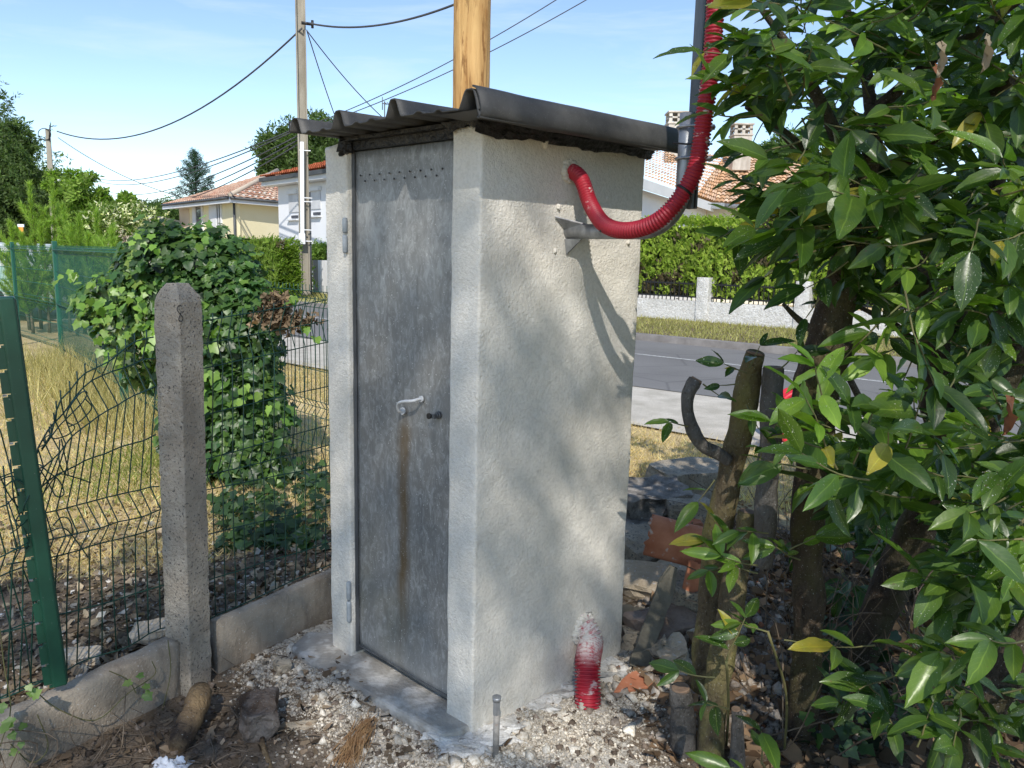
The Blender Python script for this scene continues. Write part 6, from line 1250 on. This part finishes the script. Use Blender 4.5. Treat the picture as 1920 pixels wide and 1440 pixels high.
for k in range(90):
    a, b = G(690+r7.gauss(0,10),1362+r7.gauss(0,8)), G(655+r7.gauss(0,16),1432+r7.gauss(0,10)); m.tube(cr([a+ZZ*r7.uniform(.004,.03),(a+b)/2+np.array([r7.gauss(0,.012),r7.gauss(0,.01),r7.uniform(.012,.038)]),b+ZZ*r7.uniform(.0,.015)],3), .0011, 3, False)
tag(m.build('fibre_tuft', simple('orange_fibre',(.36,.20,.09),(.50,.32,.16),30,.9,0), None, 0, G(675,1400)), 'tuft of orange-brown fibrous roots lying on the mortar dust', 'root fibres')
# plastic bits
def crumple(label, q, sx, sy, h, mat, seed, name='plastic_scrap'):
    n_ = 22; vs = []
    for j in range(n_+1):
        for i in range(n_+1):
            a, b = (i/n_-.5)*2, (j/n_-.5)*2; p = np.array([a*sx,b*sy,0]); e = max(0,1-max(abs(a),abs(b))**3); vs.append(q+p*(1+.25*nz((a,b,0),1.5,seed))+ZZ*(h*e*(.6+.8*nz((a,b,0),2.6,seed)+.35*nz((a,b,0),7,seed))))
    return tag(MB().add(vs,[(j*(n_+1)+i,j*(n_+1)+i+1,(j+1)*(n_+1)+i+1,(j+1)*(n_+1)+i) for j in range(n_) for i in range(n_)],True).build(name, mat, None, 0, q), label, 'plastic scrap')
crumple('crumpled white plastic scrap at the bottom edge left of centre', G(318,1440)+ZZ*.002, .058,.03,.035, M_bag, 3)
crumple('bluish grey plastic scrap in the bottom left corner', G(25,1432)+ZZ*.002, .06,.03,.04, simple('bluish_plastic',(.10,.13,.17),(.22,.26,.30),20,.4,.4,30,.01), 8)
# ---------------- rubble right of the cabinet
for (nm,lb,ct,px,Yz,size,mat,yaw,tilt,seed,jag) in [
 ('concrete_block','big flat grey concrete block on top of the rubble, behind the curved cut stem','block',(1292,935,.10),None,(.40,.24,.17),M_grey,.35,.05,1,.10),
 ('concrete_block','smaller grey concrete block under the big flat one','block',(1282,985,.08),None,(.19,.16,.13),M_grey,.1,.0,2,.12),
 ('charred_block','dark bluish-grey rough lump beside the right edge of the cabinet','rubble lump',(1212,985,.04),None,(.30,.26,.16),M_char,.3,.1,3,.45),
 ('charred_block','light bluish-grey slag lump below the dark one at the wall','rubble lump',(1195,1010,.05),None,(.16,.14,.06),M_bag if False else M_char,.1,.1,13,.45),
 ('boulder','greenish grey boulder against the rear corner of the cabinet','stone',(1205,1085,.02),None,(.22,.20,.17),M_grey,.5,.1,5,.30),
 ('beige_stone','pale beige broken stone slab leaning by the cabinet corner','stone',(1205,1150,.0),None,(.20,.12,.14),M_stone,-.4,.5,6,.35),
 ('beige_stone','beige jagged stone under the mossy plank','stone',(1262,1130,.02),None,(.14,.14,.11),M_stone,.2,.2,7,.4),
 ('grey_stone','grey angular stone right of the mossy plank','stone',(1290,1175,.02),None,(.15,.13,.15),M_grey,.2,.2,8,.3),
 ('brown_stone','brownish weathered stone below the plank by the cut stems','stone',(1240,1215,.0),None,(.20,.15,.11),simple('brown_rubble',(.16,.11,.08),(.27,.21,.17),8,.95,.9,50,.012),.6,.1,9,.3),
 ('grey_stone','flat pale stone beside the leaning lichen stem foot','stone',(1300,1222,.0),None,(.12,.10,.06),M_stone,.6,.1,10,.3),
 ('brick_fragment','reddish brick fragment on the beige stone below the plank','brick',(1262,1185,.06),None,(.07,.05,.035),M_terra,.6,.1,14,.2),
 ('brick_fragment','terracotta brick chunk tucked under the curved roof tile','brick',(1300,1100,.05),None,(.10,.09,.12),M_terra,.3,.5,15,.25),
 ('brick_fragment','thin reddish brick bit on top of the flat cement slab','brick',(1298,990,.12),None,(.08,.05,.03),M_terra,.3,.1,16,.2),
 ('cement_slab','flat grey cement slab lying over the curved roof tile','slab',(1285,1030,.09),None,(.26,.15,.045),M_grey,.0,.15,17,.15),
 ('grey_stone','small rounded grey stone in front of the threshold slab corner','stone',(530,1262,.0),None,(.055,.05,.045),M_grey,.6,.1,20,.25),
 ('grey_stone','flat grey stone behind the fence near the green post foot','stone',(152,1245,.12),None,(.14,.08,.04),M_stone,.3,.1,21,.25),
 ('bark_piece','curled beige bark piece lying in the mortar left of the slab','bark',(565,1370,.0),None,(.085,.03,.02),M_stone,.2,.2,22,.35),
 ('beige_stone','beige stone chip behind the fence right of the torn panel','stone',(285,1200,.13),None,(.10,.07,.04),M_stone,.4,.1,23,.3)]:
    stone(nm, lb, ct, G(*px), tuple((1.28 if 'right' in lb or px[0]>1150 else 1)*q for q in size), mat, yaw, tilt, seed, jag)
# more anonymous rubble lumps filling the pile
r8 = random.Random(12)
for k in range(48):
    x = r8.uniform(1175,1330); y = r8.uniform(1040,1260); q = G(x,y,.02)
    uv = np.linalg.inv(np.array([[U[0],V[0]],[U[1],V[1]]]))@(q-C0)[:2]
    if uv[1] > -.06 and uv[0] < .86: continue
    s = r8.uniform(.05,.12); o = stone('rubble_lump', 'small broken masonry lump in the rubble pile beside the cabinet', 'rubble lump', q-ZZ*.01, (s*1.4,s,s*.8), r8.choice([M_grey,M_stone,M_stone,M_plank]), r8.uniform(0,3), r8.uniform(-.4,.4), 40+k, .4, 'small masonry lumps in the rubble pile')
# curved roof tile, shard, plank
def canal(label, c, ax, r0, L, up, seed, a0=.1, a1=2.9, name='roof_tile'):
    ax = unit(ax); up = unit(np.array(up)-ax*np.dot(up,ax)); sd = np.cross(ax,up); vs = []; n_, k_ = 14, 18
    for j in range(n_+1):
        for i in range(k_+1):
            a = a0+(a1-a0)*i/k_; l = L*(j/n_-.5)+(.025*nz((i*.5,j*2.,seed),1) if j in (0,n_) else 0); vs.append(c+ax*l+(sd*math.cos(a)+up*math.sin(a))*r0)
    o = MB().add(vs,[(j*(k_+1)+i,j*(k_+1)+i+1,(j+1)*(k_+1)+i+1,(j+1)*(k_+1)+i) for j in range(n_) for i in range(k_)],True).build(name, M_terra, None, 0, c); s_ = o.modifiers.new('thick','SOLIDIFY'); s_.thickness = .013; return tag(o, label, 'roof tile')
canal('broken curved terracotta roof tile lying in the rubble right of the cabinet', D(1275,1022,3.3), (.92,-.2,-.16), .10, .30, (0.1,-.75,.8), 2, .25, 2.2)
canal('terracotta tile fragment standing on edge beside the plank top', D(1298,1075,3.2), (.2,.1,1.), .07, .14, (-.3,-1,.2), 3, .4, 1.9)
sh_ = [(1150,1312),(1165,1292),(1180,1280),(1192,1277),(1200,1284),(1213,1279),(1229,1290),(1222,1302),(1190,1308)]; g0 = G(1188,1295); m = MB(); m.prism([G(x,y)*[1,1,0]+ZZ*(g0[2]+.028+.10*((y-1295)/-90)*.3) for x,y in sh_][::-1], ZZ*0, ZZ*.011); tag(m.build('terracotta_shard', M_terra, None, .002, g0), 'flat jagged terracotta shard lying on the mortar crumbs beside the red conduit stub', 'tile shard')
pA_, pB_ = D(1262,1062,2.98), G(1196,1262)+ZZ*.02; ax = unit(pB_-pA_); Lp_ = np.linalg.norm(pB_-pA_); sdv = unit(np.cross(ax,[0,-1,.3])); nv = np.cross(ax,sdv); vs = []
m = MB(); sec = [(-.036,-.008),(.036,-.009),(.037,.008),(-.035,.010)]; n_ = 24
for j in range(n_+1):
    t = j/n_; w_ = (.45+.55*min(1,t*6))*(1+.12*nz((t*6,0,1),1)); off = .008*nz((t*5,3,0),1)
    for a,b in sec: vs.append(pA_+ax*Lp_*t+sdv*(a*w_+off)+nv*b)
m.add(vs,[(j*4+i,j*4+(i+1)%4,(j+1)*4+(i+1)%4,(j+1)*4+i) for j in range(n_) for i in range(4)]+[(0,1,2,3),(n_*4+3,n_*4+2,n_*4+1,n_*4)]); tag(m.build('wooden_plank', M_plank, None, .003, pB_), 'mossy pointed wooden plank leaning in the rubble beside the cabinet corner', 'plank')
# red coil glimpsed behind the stems
cq = G(1492,830)*[1,1,0]; tcl = thing('conduit_coil', 'coil of red corrugated conduit standing behind the cut stems by the road', 'conduit coil', cq); m = MB()
for k in range(4):
    P = [cq+np.array([.24*math.cos(t),.05*k-.1,.25+.24*math.sin(t)]) for t in np.linspace(0,6.283,110)]; m.tube(P,[.026*(1+(.1 if i%2 else -.1)) for i in range(110)],8)
m.build('coil', M_redplain, tcl)
q = G(1462,800)*[1,1,0]
print('all done')
